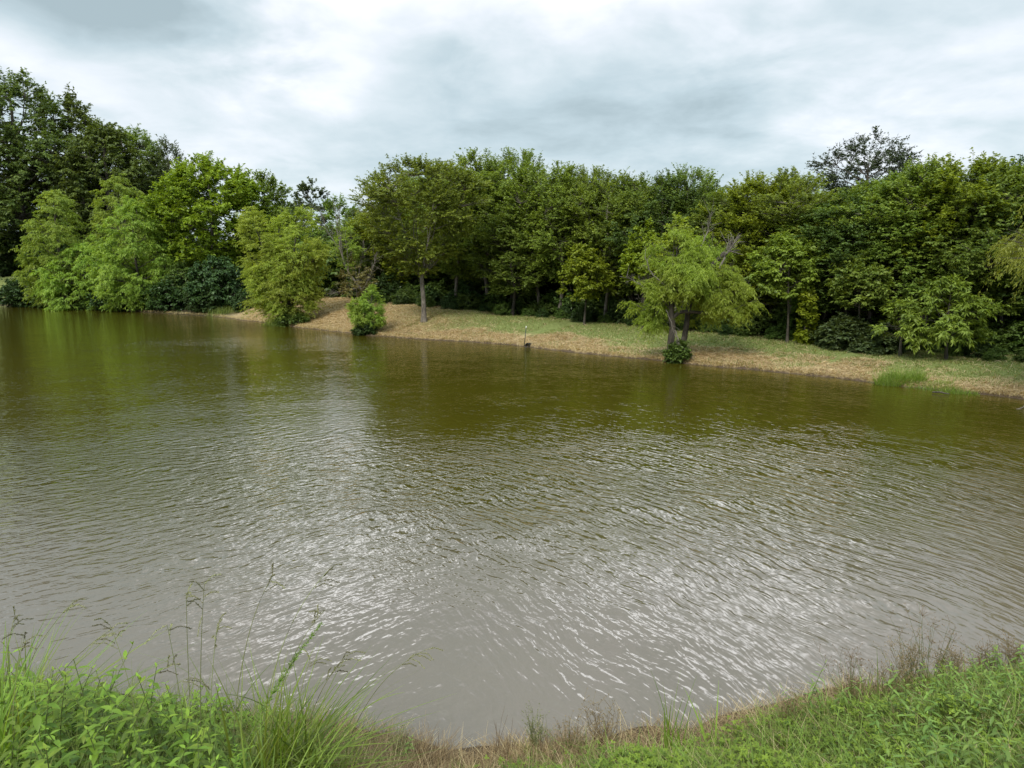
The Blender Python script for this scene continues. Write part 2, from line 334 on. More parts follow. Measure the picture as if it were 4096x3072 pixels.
# ------------------------------------------------------------------ trees
def crown_env(profile, lob=.16, seed=0):
    rg = np.random.RandomState(seed); ph = rg.rand(4) * 6.28; k = rg.randint(2, 5, 2)
    pt, pr = zip(*profile)
    def f(t_, phi):
        return np.interp(t_, pt, pr) * (1 + lob * np.sin(k[0] * phi + ph[0] + 3 * t_) + lob * .7 * np.sin(k[1] * phi + ph[1] - 7 * t_) + lob * .4 * np.sin(13 * t_ + ph[2] + phi))
    return f
def grow(seed, top, base, rad, profile, trunk_r=.12, nl=12, ns=260, nt=7, lpt=20, leaf=(.11, .06), twig=.55, droop=.15, upf=.35, hang=.25, flatn=.9,
         split=None, lean=(0, 0), lob=.16, clump=.30, bend=.05, ktr=7, foot=-.25, inner=.35, topleaf=1.0):
    """returns (trunk V,F), (crown V,F,rnd) for a tree standing at the origin"""
    rg = np.random.RandomState(seed); env = crown_env(profile, lob, seed + 1)
    zt, zb = top, base; hgt = zt - zb
    axis = lambda z: np.stack([lean[0] * (z / zt) ** 1.2 + bend * np.sin(z * 1.3 + seed), lean[1] * (z / zt) ** 1.2 + bend * np.cos(z * 1.1 + seed), z], -1) if np.ndim(z) else None
    ztr = zt * .86 if split is None else split
    tz = np.linspace(foot, ztr, 12); tp = axis(np.maximum(tz, 0.001)); tp[:, 2] = tz
    fl = 1 + .55 * np.exp(-np.maximum(tz, 0) / .25)
    tr = trunk_r * (1 - .8 * np.clip(tz / zt, 0, 1)) * fl
    parts = [tubes(tp[None], tr[None], ktr)]
    # limbs
    phi = np.arange(nl) * 2.4 + rg.rand(nl) * .9
    tt = (np.arange(nl) + .5) / nl * .85 + .05
    z0 = np.minimum(zb * .92 + (tt * hgt) * .72, ztr - .02) if split is None else ztr * (1 - rg.rand(nl) * .18)
    a = axis(z0); r_end = env(tt, phi) * rad * (.55 + .2 * rg.rand(nl)); zc = zb + tt * hgt
    c = axis(zc) + np.stack([np.cos(phi) * r_end, np.sin(phi) * r_end, np.zeros(nl)], -1)
    bmid = (a + c) / 2 + np.stack([np.cos(phi) * r_end * .12, np.sin(phi) * r_end * .12, -np.abs(zc - z0) * .12], -1)
    lp = bez(a, bmid, c, 8) + rg.randn(nl, 8, 3) * .03
    lr = trunk_r * .42 * (1 - np.linspace(0, 1, 8) * .75)[None] * (.7 + .4 * rg.rand(nl, 1)) * (1 - .4 * tt[:, None])
    parts.append(tubes(lp, np.maximum(lr, .008), 5))
    # secondaries
    m = ns * 3
    t2 = rg.rand(m); ph2 = rg.rand(m) * 6.283; e2 = env(t2, ph2)
    keep = rg.rand(m) < (e2 / e2.max()) ** 1.3 + .12
    fr = inner + (1 - inner) * rg.rand(m) ** .6
    P2 = axis(zb + t2 * hgt) + np.stack([np.cos(ph2) * e2 * rad * fr, np.sin(ph2) * e2 * rad * fr, (rg.rand(m) - .5) * .2], -1)
    if clump > 0:
        q = P2 * (1.25 / max(rad * .45, .7)); nz = vnoise(q[:, 0] + q[:, 2] * .6, q[:, 1] - q[:, 2] * .8, 1.0, seed % 7) ; keep &= nz > clump
    P2 = P2[keep][:ns]; m = len(P2); t2 = np.clip((P2[:, 2] - zb) / hgt, 0, 1)
    SP = np.concatenate([lp.reshape(-1, 3), tp[tz > zb * .8]]) if (tz > zb * .8).any() else lp.reshape(-1, 3)
    dd = np.linalg.norm(P2[:, None] - SP[None], axis=-1) + np.maximum(SP[None, :, 2] - P2[:, None, 2] + .15, 0) * 2.0
    A2 = SP[dd.argmin(1)]
    mid = (A2 + P2) / 2; mid[:, 2] += .06 * np.linalg.norm(P2 - A2, axis=1)
    s2 = bez(A2, mid, P2, 4)
    parts.append(tubes(s2, np.linspace(1, .35, 4)[None] * trunk_r * .09 * np.ones((m, 1)) + .003, 3))
    # twigs
    out = P2 - axis(np.clip(P2[:, 2] - .25 * rad, zb * .8, zt)); out[:, 2] *= .6; out = norm(out)
    sd_ = norm(P2 - A2)
    k = m * nt; rep = np.repeat(np.arange(m), nt)
    u = .45 + .55 * rg.rand(k); a0 = A2[rep] * (1 - u)[:, None] + P2[rep] * u[:, None]
    dr = sd_[rep] * .45 + out[rep] * .55 + rg.randn(k, 3) * .55
    dr[:, 2] = dr[:, 2] * .75 + upf * (.25 + 1.1 * t2[rep] ** 2)
    dr = norm(dr); L = twig * (.55 + .75 * rg.rand(k)) * (1 - .25 * (1 - t2[rep]))
    # leaves
    kk = k * lpt; r2 = np.repeat(np.arange(k), lpt); s = (.08 + .92 * rg.rand(kk)); Lr = L[r2]
    pb = a0[r2] + dr[r2] * (s * Lr)[:, None]; pb[:, 2] -= droop * s ** 2 * Lr
    tang = dr[r2].copy(); tang[:, 2] -= 2 * droop * s; tang = norm(tang)
    side = norm(np.cross(tang, np.array([0, 0, 1.]) + rg.randn(kk, 3) * .25)) * np.where(rg.rand(kk) < .5, 1, -1)[:, None]
    D = tang * .65 + side * .75 + rg.randn(kk, 3) * .28; D[:, 2] -= hang; D = norm(D)
    N = np.array([0, 0, 1.]) * flatn + rg.randn(kk, 3) * .5 + .25 * out[rep][r2]
    ll = leaf[0] * (.6 + .7 * rg.rand(kk)); lw = leaf[1] * (.7 + .5 * rg.rand(kk))
    V_, F_ = kites(pb, D, N, ll, lw)
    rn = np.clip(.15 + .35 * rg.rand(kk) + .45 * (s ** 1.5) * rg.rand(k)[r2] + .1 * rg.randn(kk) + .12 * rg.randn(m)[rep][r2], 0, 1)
    nk = max(1, k // 3)  # visible twigs
    tw = np.stack([a0[:nk * 3:3][:nk], a0[:nk * 3:3][:nk] + dr[:nk * 3:3][:nk] * (L[:nk * 3:3][:nk] * .8)[:, None]], 1)
    parts.append(tubes(tw, np.array([[.005, .002]]) * np.ones((len(tw), 1)), 3))
    return join(parts), (V_, F_, np.repeat(rn, 4))
def tree_meshes(kind, mat, bark, *a, **kw):
    (tv, tf), (cv, cf, rn) = grow(*a, **kw)
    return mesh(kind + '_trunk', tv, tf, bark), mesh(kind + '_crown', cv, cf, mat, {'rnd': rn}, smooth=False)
def place_tree(name, meshes, loc, label, cat='tree', group=None, rz=0.0, s=1.0, sz=None, crown_name='crown'):
    e = empty(name, loc, rz); e.scale = (s, s, sz if sz else s)
    tag(e, label, cat, group)
    link('trunk', meshes[0], e); link(crown_name, meshes[1], e)
    return e
def ground_at(px, Y):
    x = at(px, 1250, Y)[0]; z = float(height(np.array([x]), np.array([Y]))[0][0]); return (x, Y, z - .03)
def ztop(py, Y): return at(2048, py, Y)[2]

P_ROUND = [(0, .25), (.12, .72), (.35, 1), (.6, .92), (.82, .62), (1, .12)]
P_VASE = [(0, .22), (.2, .6), (.5, .95), (.72, 1), (.9, .7), (1, .25)]
P_CONE = [(0, .8), (.18, 1), (.45, .95), (.7, .76), (.88, .48), (1, .12)]
P_WIDE = [(0, .5), (.2, .9), (.5, 1), (.75, .8), (.92, .5), (1, .15)]
P_BUSH = [(0, .8), (.25, 1), (.55, .9), (.8, .6), (1, .15)]

# big dark trees on the far left
def solo(name, px, Y, top_py, base_h, rad, prof, mat, bark, seed, label, cat='tree', group=None, **kw):
    loc = ground_at(px, Y); top = ztop(top_py, Y) - loc[2]
    ms = tree_meshes(name, mat, bark, seed, top, base_h, rad, prof, **kw)
    return place_tree(name, ms, loc, label, cat, group)
big = dict(nl=20, ns=480, nt=7, lpt=16, leaf=(.32, .17), twig=1.3, trunk_r=.38, clump=.24, lob=.2, hang=.35, droop=.2, inner=.45)
solo('pecan_tree', 130, 80, 285, 3.0, 7.6, P_WIDE, PECAN, BARKD, 11, 'tallest dark green tree at the far left, its ragged top highest against the sky', **big)
solo('pecan_tree', 345, 84, 372, 4.0, 4.6, P_ROUND, PECAN, BARKD, 12, 'tall dark tree with an open leafy top just right of the tallest tree', **dict(big, ns=330))
solo('pecan_tree', -120, 76, 380, 2.0, 7.0, P_WIDE, PECAN, BARKD, 13, 'tall dark tree cut by the left edge of the photo', **dict(big, ns=360))
solo('pecan_tree', 475, 80, 500, 2.5, 4.6, P_ROUND, PECAN, BARKD, 14, 'mid green tree with layered boughs behind the gap between the feathery trees', **dict(big, ns=330))
solo('pecan_tree', 590, 86, 520, 3.0, 4.4, P_WIDE, ELM2, BARKD, 15, 'tree with a flat arching top bough against the sky behind the feathery trees', **dict(big, ns=330, leaf=(.27, .14)))
solo('cedar_tree', 715, 84, 575, 2.0, 3.8, P_ROUND, GREY, BARKD, 16, 'dull green tree with spiky upright shoots behind the bright round tree', **dict(big, ns=300, upf=1.3, leaf=(.24, .10), hang=0, lob=.28))
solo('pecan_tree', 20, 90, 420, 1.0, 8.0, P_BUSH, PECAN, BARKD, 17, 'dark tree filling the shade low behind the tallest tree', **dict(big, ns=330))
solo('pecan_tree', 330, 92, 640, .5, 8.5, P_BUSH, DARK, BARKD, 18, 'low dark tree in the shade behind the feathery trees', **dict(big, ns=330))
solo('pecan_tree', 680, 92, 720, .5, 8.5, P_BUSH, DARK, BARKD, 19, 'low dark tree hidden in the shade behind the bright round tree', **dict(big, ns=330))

# feathery trees on the left shore
fea = dict(nl=16, ns=330, nt=7, lpt=17, leaf=(.24, .055), twig=.75, droop=.55, upf=.25, hang=.55, flatn=.5, trunk_r=.14, clump=.24, lob=.15, inner=.4)
solo('feathery_tree', 258, 62, 755, .8, 3.1, P_CONE, CYPR, BARKD, 21, 'light green feathery tree leftmost of the three by the far shore', group='feathery trees by the far shore', **fea)
solo('feathery_tree', 522, 66, 695, .8, 2.9, P_CONE, CYPR, BARKD, 22, 'tallest feathery light green tree, standing behind the middle one', group='feathery trees by the far shore', **fea)
solo('feathery_tree', 560, 58.0, 800, .3, 3.0, P_CONE, CYPR, BARKD, 23, 'feathery light green tree in front whose low boughs trail over the water', group='feathery trees by the far shore', **dict(fea, ns=360))
solo('feathery_tree', 350, 61, 980, .2, 3.4, P_BUSH, CYPR, BARKD, 24, 'low spreading feathery tree between the leftmost and the front one', group='feathery trees by the far shore', **dict(fea, ns=260))
# bright round tree
solo('bright_elm', 870, 61, 642, 2.0, 4.9, P_WIDE, BRIGHT, BARKD, 31, 'bright yellow-green round tree above the dark bush on the far shore', nl=18, ns=620, nt=7, lpt=17, leaf=(.23, .14), twig=.8, upf=.6, droop=.1, hang=.3, trunk_r=.17, clump=.12, lob=.12, inner=.4)
solo('elm_tree', 1085, 64, 705, 1.5, 3.2, P_ROUND, ELM2, BARKD, 32, 'darker green tree with upright shoots touching the bright round tree', nl=12, ns=230, nt=7, lpt=15, leaf=(.22, .13), twig=.9, upf=.9, trunk_r=.16, lob=.2)
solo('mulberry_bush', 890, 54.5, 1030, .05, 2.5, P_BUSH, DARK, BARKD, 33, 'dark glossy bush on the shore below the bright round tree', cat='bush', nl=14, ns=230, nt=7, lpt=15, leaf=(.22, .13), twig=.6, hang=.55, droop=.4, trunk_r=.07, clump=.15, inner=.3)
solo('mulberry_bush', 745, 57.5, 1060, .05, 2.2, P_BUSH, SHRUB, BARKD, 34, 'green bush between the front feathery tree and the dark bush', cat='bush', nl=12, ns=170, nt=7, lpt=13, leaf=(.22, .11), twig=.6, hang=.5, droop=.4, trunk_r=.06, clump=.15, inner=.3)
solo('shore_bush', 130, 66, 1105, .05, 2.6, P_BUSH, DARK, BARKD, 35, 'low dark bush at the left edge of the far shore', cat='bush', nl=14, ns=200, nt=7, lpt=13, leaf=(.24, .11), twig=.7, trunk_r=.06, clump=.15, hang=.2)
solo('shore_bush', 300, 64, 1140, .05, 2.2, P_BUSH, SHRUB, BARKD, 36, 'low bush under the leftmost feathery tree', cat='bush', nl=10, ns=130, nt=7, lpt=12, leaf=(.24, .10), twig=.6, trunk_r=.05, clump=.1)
# small trees in the gap
solo('cottonwood_tree', 1262, 84, 728, 4, 2.6, P_ROUND, GREY, BARK, 41, 'slim tree with a notched top standing alone in the low gap of the skyline', nl=9, ns=110, nt=6, lpt=14, leaf=(.26, .20), twig=1.0, upf=.9, trunk_r=.15, lob=.3)
solo('gap_tree', 1150, 78, 820, 1.0, 3.8, P_BUSH, GREY, BARK, 42, 'grey-green tree low behind the multi-stemmed willow', nl=12, ns=200, nt=6, lpt=15, leaf=(.25, .14), twig=.9, trunk_r=.14)
solo('gap_tree', 1370, 74, 800, 1.0, 3.4, P_BUSH, ELM2, BARK, 43, 'green tree in the gap left of the lone tree', nl=12, ns=190, nt=6, lpt=15, leaf=(.24, .13), twig=.9, upf=.8, trunk_r=.14)
solo('gap_tree', 1440, 58, 850, .6, 2.6, P_BUSH, GREY, BARK, 44, 'dark grey-green tree behind the dying tree', nl=12, ns=200, nt=6, lpt=16, leaf=(.20, .11), twig=.8, trunk_r=.12)
solo('gap_tree', 1275, 66, 930, .4, 3.2, P_BUSH, SHRUB, BARK, 45, 'shaded tree behind the right half of the multi-stemmed willow', nl=12, ns=200, nt=6, lpt=15, leaf=(.22, .12), twig=.8, trunk_r=.12)
solo('gap_tree', 1030, 68, 960, .3, 3.6, P_BUSH, SHRUB, BARK, 46, 'shaded tree behind the left half of the multi-stemmed willow', nl=12, ns=200, nt=6, lpt=15, leaf=(.22, .12), twig=.8, trunk_r=.12)
# lone tree on the bank
solo('lone_elm', 1692, 37.5, 640, 2.6, 3.25, P_VASE, ELM, BARK, 51, 'lone tree with a straight bare trunk standing on the straw bank', nl=17, ns=540, nt=7, lpt=20, leaf=(.112, .066), twig=.62, upf=.55, droop=.12, hang=.3, trunk_r=.135, split=2.75, clump=.24, lob=.10, inner=.3)

# the wood behind the bank: a few kinds of tree, each copied
VAR = []
for i, (mt, prof, rad, lf) in enumerate([(ELM, P_VASE, 2.3, (.125, .075)), (ELM2, P_WIDE, 2.4, (.13, .07)), (ELM, P_ROUND, 2.2, (.12, .075)), (BRIGHT, P_VASE, 2.3, (.13, .08)), (ELM2, P_VASE, 2.1, (.12, .065)), (SHRUB, P_WIDE, 2.5, (.13, .08))]):
    VAR.append(tree_meshes('wood', mt, BARKD if i % 2 else BARK, 60 + i, 8.0, 1.5 + .3 * (i % 3), rad, prof, nl=15, ns=370, nt=7, lpt=19, leaf=(lf[0] * .86, lf[1] * .86), twig=.62, upf=[.9, .5, .7, .8, 1.1, .4][i], droop=.12, hang=.3,
                           trunk_r=.11, clump=.26, lob=.2, inner=.35, bend=.12))
def crest_Y(px): return float(np.interp(px, [1500, 2000, 2500, 3000, 3500, 4096, 4400], [43.5, 38.5, 33.2, 28.4, 24.6, 21.2, 20]))
front = [  # px, extra depth, top py, variant, label
 (1830, 3.5, 690, 2, 'dense green tree right behind the lone tree'),
 (1950, 4.5, 612, 0, 'tree whose upright top rises just right of the lone tree'),
 (2055, 5.0, 604, 4, 'highest tree of the middle wood, a slim tip above its neighbours'),
 (2050, 2.0, 830, 1, 'lower front tree on the wood edge between the lone tree and the metal post'),
 (2150, 3.5, 668, 0, 'round-topped tree right of the highest tip of the middle wood'),
 (2245, 3.0, 662, 2, 'tree above and right of the metal post with a ruffled top'),
 (2335, 4.0, 672, 4, 'tree with many fine upright shoots behind the small bright tree'),
 (2430, 3.0, 690, 0, 'tree with a fringe of small shoots along its top in the middle wood'),
 (2530, 4.0, 705, 1, 'tree with a flat even top left of the dipping skyline'),
 (2640, 3.5, 690, 5, 'darker tree left of the two leaning tips, behind the willow'),
 (2735, 4.5, 672, 4, 'tree with ragged tips leaning right above the willow'),
 (2800, 5.5, 750, 2, 'low topped tree in the skyline dip over the willow'),
 (2900, 4.0, 768, 1, 'tree filling the lowest skyline dip right of the willow'),
 (2985, 3.0, 722, 3, 'yellow-green tree right above the bare grey snag'),
 (3075, 4.0, 702, 3, 'bright green tree left of the big sparse oak'),
 (3170, 3.0, 682, 0, 'bushy topped tree touching the left side of the sparse oak'),
 (3290, 3.0, 800, 1, 'shaded tree under the sparse oak'),
 (3390, 2.6, 770, 5, 'dark tree under the middle of the sparse oak'),
 (3490, 3.0, 730, 0, 'tree under the right side of the sparse oak'),
 (3590, 3.0, 680, 1, 'spreading tree with layered boughs right of the sparse oak'),
 (3700, 3.2, 655, 0, 'tree with overlapping light boughs left of the highest right-hand tree'),
 (3810, 3.2, 628, 3, 'highest light green tree on the right side of the wood'),
 (3920, 3.0, 652, 1, 'tree with a rounded top right of the highest light green one'),
 (4010, 3.8, 700, 5, 'dark tree behind the yellow willow sprays at the right edge'),
 (4110, 3.5, 640, 2, 'tree cut by the right edge of the photo'),
]
rg = np.random.RandomState(5)
for px, ex, tpy, vi, lab in front:
    Y_ = crest_Y(px) + ex; loc = ground_at(px, Y_); hgt = ztop(tpy, Y_) - loc[2]
    s = hgt / 8.15
    place_tree('wood_tree', VAR[vi], loc, lab, 'tree', 'trees along the front of the wood', rg.rand() * 6.28, max(s, .92) * (0.95 + .1 * rg.rand()), s)
# rows further in
k = 0
for row in range(4):
    for px in np.arange(1480 + row * 40, 4500, 118 - row * 6):
        Y_ = crest_Y(px) + 6.2 + row * 3.4 + rg.rand() * 1.5; p2 = px + rg.randn() * 22; loc = ground_at(p2, Y_)
        skyline = np.interp(px, [1500, 1560, 1700, 1950, 2100, 2600, 2800, 2900, 3100, 3700, 3900, 4100], [830, 790, 660, 640, 680, 720, 750, 790, 740, 690, 680, 700])
        hgt = ztop(skyline + 25 + rg.rand() * 50, Y_) - loc[2]
        place_tree('deep_wood_tree', VAR[rg.randint(6)], loc, 'tree standing deep in the wood, mostly hidden behind the front trees', 'tree', 'trees deep in the wood', rg.rand() * 6.28, max(hgt / 8.15, 1.0) * 1.05, hgt / 8.15)
# sparse dark oak over the skyline
solo('sparse_oak', 3430, 33, 548, 6.0, 2.35, P_ROUND, GREYOAK, BARKD, 71, 'tall sparse dark oak with sky showing through its crown', nl=14, ns=190, nt=6, lpt=13, leaf=(.125, .05), twig=.55, upf=.5, trunk_r=.13, split=None, clump=.22, lob=.12, hang=.1)
solo('sparse_oak', 4075, 30, 632, 5.5, 1.2, P_ROUND, DARK, BARKD, 72, 'dark treetop rising beside the right edge of the photo', nl=8, ns=80, nt=6, lpt=14, leaf=(.14, .06), twig=.5, upf=.6, trunk_r=.1)
# small bright front trees of the wood edge
sm = dict(nl=10, nt=7, lpt=15, leaf=(.13, .08), twig=.4, upf=.4, droop=.15, hang=.35, trunk_r=.05, clump=.2, lob=.15)
solo('sapling', 2340, 34.8, 985, 1.3, .98, P_WIDE, BRIGHT, BARKD, 81, 'small bright yellow-green tree standing out of the dark wood edge right of the post', ns=120, **dict(sm, lob=.38, clump=.36))
solo('sapling', 2570, 32.6, 905, 1.9, .80, P_ROUND, BRIGHT, BARKD, 82, 'small bright tree just behind the left dead branches of the willow', ns=100, **sm)
solo('sapling', 3150, 27.4, 955, 1.9, 1.15, P_WIDE, ELM, BARKD, 83, 'bright leafy young tree right of the willow crown', ns=150, **dict(sm, lob=.3, clump=.3))
solo('sapling', 3440, 25.6, 1040, 1.6, .9, P_ROUND, ELM2, BARKD, 84, 'shaded young tree above the broad-leaved bush', ns=90, **sm)
wal = dict(sm, leaf=(.17, .05), hang=.5, droop=.3, twig=.5, clump=.5, lob=.5)
solo('walnut_sapling', 3800, 23.3, 1135, .7, .85, P_BUSH, ELM, BARKD, 85, 'young tree with long drooping bright leaflets at the right wood edge', ns=75, **wal)
solo('walnut_sapling', 3620, 24.0, 1215, .55, .75, P_BUSH, ELM, BARKD, 86, 'smaller drooping-leaved sapling left of the brightest one', ns=55, **wal)
solo('birch_sapling', 2700, 31.0, 880, 1.6, 1.0, P_ROUND, WILLOW, BARK, 87, 'pale leafed small tree rising behind the top of the willow', ns=100, **dict(sm, clump=.3))
solo('vine_column', 3222, 27.0, 1150, .05, .26, P_BUSH, BRIGHT, BARKD, 88, 'narrow column of green vine climbing a trunk on the wood edge', cat='vine', ns=70, **dict(sm, twig=.22, nl=8))
solo('broadleaf_bush', 3385, 25.9, 1285, .05, .95, P_BUSH, GREY, BARKD, 89, 'broad-leaved grey-green bush at the edge of the wood', cat='bush', ns=140, **dict(sm, leaf=(.15, .12), flatn=2.0, hang=.1, twig=.35))
solo('broadleaf_bush', 3520, 25.0, 1320, .05, .7, P_BUSH, GREY, BARKD, 90, 'second broad-leaved bush right of the grey-green one', cat='bush', ns=90, **dict(sm, leaf=(.14, .11), flatn=2.0, hang=.1, twig=.3))

# understory shrubs along the wood edge (copies of three)
SH = [tree_meshes('shrub', mt, BARKD, 95 + i, 1.5, .03, 1.1, P_BUSH, nl=9, ns=95, nt=6, lpt=14, leaf=(.13, .08), twig=.38, hang=.3, droop=.2, trunk_r=.025, clump=.12) for i, mt in enumerate([SHRUB, DARK, SHRUB])]
for row, (off, n_, s0) in enumerate([(1.6, 30, .38), (2.9, 30, .7), (5.0, 26, 1.15), (8.5, 24, 1.6), (13, 22, 2.2)]):
    for j in range(n_):
        px = 1500 + (j + rg.rand() * .8) * (2750 / n_)
        if row == 0 and 2250 < px < 2300: continue
        Y_ = crest_Y(px) + off + rg.randn() * .35; loc = ground_at(px, Y_); s = s0 * (.75 + .5 * rg.rand())
        lab = ['low shrub in the ragged front fringe of the wood', 'knee-high shrub just inside the wood edge', 'shaded shrub under the first trees of the wood', 'shaded shrub deep under the trees', 'tall shaded shrub at the back of the wood'][row]
        place_tree('shrub', SH[rg.randint(3)], loc, lab, 'shrub', ['front fringe shrubs of the wood', 'shrubs just inside the wood', 'shrubs under the first trees', 'shrubs deep in the wood', 'shrubs at the back of the wood'][row], rg.rand() * 6.28, s)
for px, Y_, s_, k_, lab in [(470, 59.2, 1.6, 1, 'dark bush at the water under the trailing boughs'), (640, 57.0, 1.4, 0, 'low bush at the water right of the front feathery tree'), (800, 54.0, 1.0, 1, 'small dark bush left of the glossy bush'), (700, 56.0, 1.5, 1, 'dark bush left of the green bush on the shaded left shore'), (590, 58.5, 1.3, 1, 'dark bush under the right boughs of the front feathery tree'), (850, 53.0, 1.1, 1, 'dark low bush in front of the glossy bush'), (985, 51.8, .9, 1, 'dark bush at the right foot of the glossy bush'), (190, 64.5, 1.5, 0, 'bush at the water beneath the leftmost feathery tree'), (390, 61.0, 1.5, 0, 'bush at the water beneath the low spreading tree')]:
    place_tree('shore_shrub', SH[k_], ground_at(px, Y_), lab, 'bush', None, px * .01, s_)
for j in range(34):   # behind the left shore
    px = -150 + j * 50 + rg.randn() * 15; Y_ = float(np.interp(px, [0, 700, 1500], [80, 68, 50])) + rg.rand() * 8; loc = ground_at(px, Y_)
    place_tree('shrub', SH[rg.randint(3)], loc, 'dark shrub in the shade behind the trees of the left shore', 'shrub', 'shrubs behind the left shore', rg.rand() * 6.28, 2.6 * (.7 + .5 * rg.rand()))

# ---- willows
wl = dict(nt=8, lpt=20, leaf=(.17, .030), twig=.85, upf=.7, droop=.42, hang=.5, flatn=.3, clump=.34, lob=.28)
def multi_willow(name, px, Y, stems, mat, label, base_py=None, **kw):
    """several leaning stems from one foot; stems = (dx, dy, top py, rad, base h, seed, ns, profile)"""
    loc = ground_at(px, Y); e = empty(name, loc); tag(e, label, 'willow' if 'shrub' not in name else 'shrub')
    tp, cp = [], []; o = 0; rns = []
    for dx_, dy_, tpy, rad, bh, seed, ns, prof in stems:
        top = ztop(tpy, Y) - loc[2]
        (tv, tf), (cv, cf, rn) = grow(seed, top, bh, rad, prof, lean=(dx_, dy_), nl=12, ns=ns, **kw)
        link('trunk', mesh('willow_trunk', tv, tf, BARKD), e); link('crown', mesh('willow_crown', cv, cf, mat, {'rnd': rn}, smooth=False), e)
    return e
multi_willow('willow', 1150, 43.0, [(-2.1, .2, 850, 1.2, 2.2, 101, 110, P_ROUND), (.9, 0, 838, 1.6, 1.7, 102, 190, P_ROUND), (-.7, -.3, 985, 1.7, .7, 103, 120, P_BUSH), (1.9, .2, 960, 1.0, 1.6, 104, 70, P_ROUND), (-1.9, -.2, 1080, .9, .7, 105, 60, P_ROUND), (-.2, -.5, 1150, 1.1, .25, 106, 60, P_BUSH)],
             WILLOWG, 'large yellow-green willow with several dark stems on the bank', trunk_r=.10, **wl)
multi_willow('willow_shrub', 1475, 36.3, [(.2, 0, 1155, .8, .3, 111, 110, P_WIDE), (-.45, 0, 1190, .75, .2, 112, 80, P_WIDE)], CYPR, 'small leaning willow shrub at the water edge left of the lone tree', trunk_r=.045, **dict(wl, twig=.35, leaf=(.13, .028), nt=7, lpt=16))
solo('foot_bush', 1455, 35.9, 1290, .02, .55, P_BUSH, DARK, BARKD, 113, 'dark leafy tuft at the foot of the small willow shrub', cat='bush', ns=60, **dict(sm, twig=.2, leaf=(.11, .07)))
solo('foot_bush', 1165, 42.2, 1262, .02, .9, P_BUSH, SHRUB, BARKD, 114, 'green weeds growing round the foot of the many-stemmed willow', cat='bush', ns=80, **dict(sm, twig=.25, leaf=(.13, .07)))
# main willow at the water's edge
wx, wy, wz = ground_at(2690, 25.3)
wil = empty('willow', (wx, wy, wz)); tag(wil, 'light green willow with a twisted trunk at the water edge', 'willow')
def poly_tube(pts, rads, n=14, k=8, jit=.02, seed=0):
    pts = np.array(pts, float); tt = np.linspace(0, 1, len(pts)); u = np.linspace(0, 1, n)
    P = np.stack([np.interp(u, tt, pts[:, i]) for i in range(3)], 1)
    P[1:-1] = (P[:-2] + P[1:-1] * 2 + P[2:]) / 4
    P += np.random.RandomState(seed).randn(n, 3) * jit * np.linspace(.3, 1, n)[:, None]
    return tubes(P[None], np.interp(u, tt, rads)[None], k)
def rel(px, py, dY=0.0): p = at(px, py, wy + dY); return (p[0] - wx, p[1] - wy, p[2] - wz)
tr = [poly_tube([rel(2692, 1452), rel(2682, 1390), rel(2690, 1310), rel(2684, 1230), rel(2700, 1120)], [.20, .13, .11, .09, .06], 16, 9, .015, 1),
      poly_tube([rel(2690, 1270), rel(2715, 1250), rel(2760, 1245), rel(2850, 1255), rel(2920, 1240)], [.075, .07, .06, .05, .03], 14, 7, .015, 2),
      poly_tube([rel(2700, 1420, .35), rel(2735, 1370, .4), rel(2745, 1300, .4), rel(2760, 1200, .5), rel(2830, 1080, .6), rel(2900, 1010, .6)], [.14, .11, .10, .09, .09, .07], 16, 8, .015, 3),
      poly_tube([rel(2686, 1240), rel(2640, 1190), rel(2590, 1160)], [.05, .04, .02], 9, 6, .02, 4)]
link('trunk', mesh('willow_trunk', *join(tr), BARKD), wil)
WC = dict(wl, leaf=(.13, .020), twig=.52, lpt=20, nt=8, droop=.75, clump=.36, lob=.38)
for i, (px, tpy, bpy_, rp, ns, dy_) in enumerate([(2685, 925, 1110, 75, 90, .2), (2765, 1020, 1180, 90, 95, -.2), (2875, 1060, 1240, 82, 105, .1), (2930, 1120, 1290, 62, 75, -.5), (2572, 1135, 1260, 52, 65, -.2), (2615, 1200, 1330, 48, 48, .4), (2790, 1180, 1300, 60, 40, .9), (2840, 910, 1050, 65, 50, 1.0), (2690, 1080, 1200, 70, 60, -.3)]):
    bx = rel(px, bpy_, dy_); tz_ = rel(px, tpy, dy_)[2]; hgt = tz_ - bx[2]; rad = rp / FPX * wy
    (tv, tf), (cv, cf, rn) = grow(120 + i, hgt, hgt * .12, rad, P_ROUND, nl=9, ns=ns, trunk_r=.022, foot=hgt * .45, **WC)
    src = np.array(rel(2700, 1190, 0)) if dy_ < .7 else np.array(rel(2790, 1150, .55)); dst = np.array([bx[0], bx[1], bx[2] + hgt * .5])
    cvn, cfn = poly_tube([src, (src + dst) / 2 + np.array([0, 0, .12]), dst], [.045, .032, .02], 10, 6, .015, i)
    tv, tf = join([(tv, tf), (cvn - np.array(bx), cfn)])
    o1 = link('limb', mesh('willow_limb', tv, tf, BARKD), wil); o1.location = bx
    o2 = link('crown', mesh('willow_crown', cv, cf, WILLOW, {'rnd': rn}, smooth=False), wil); o2.location = bx
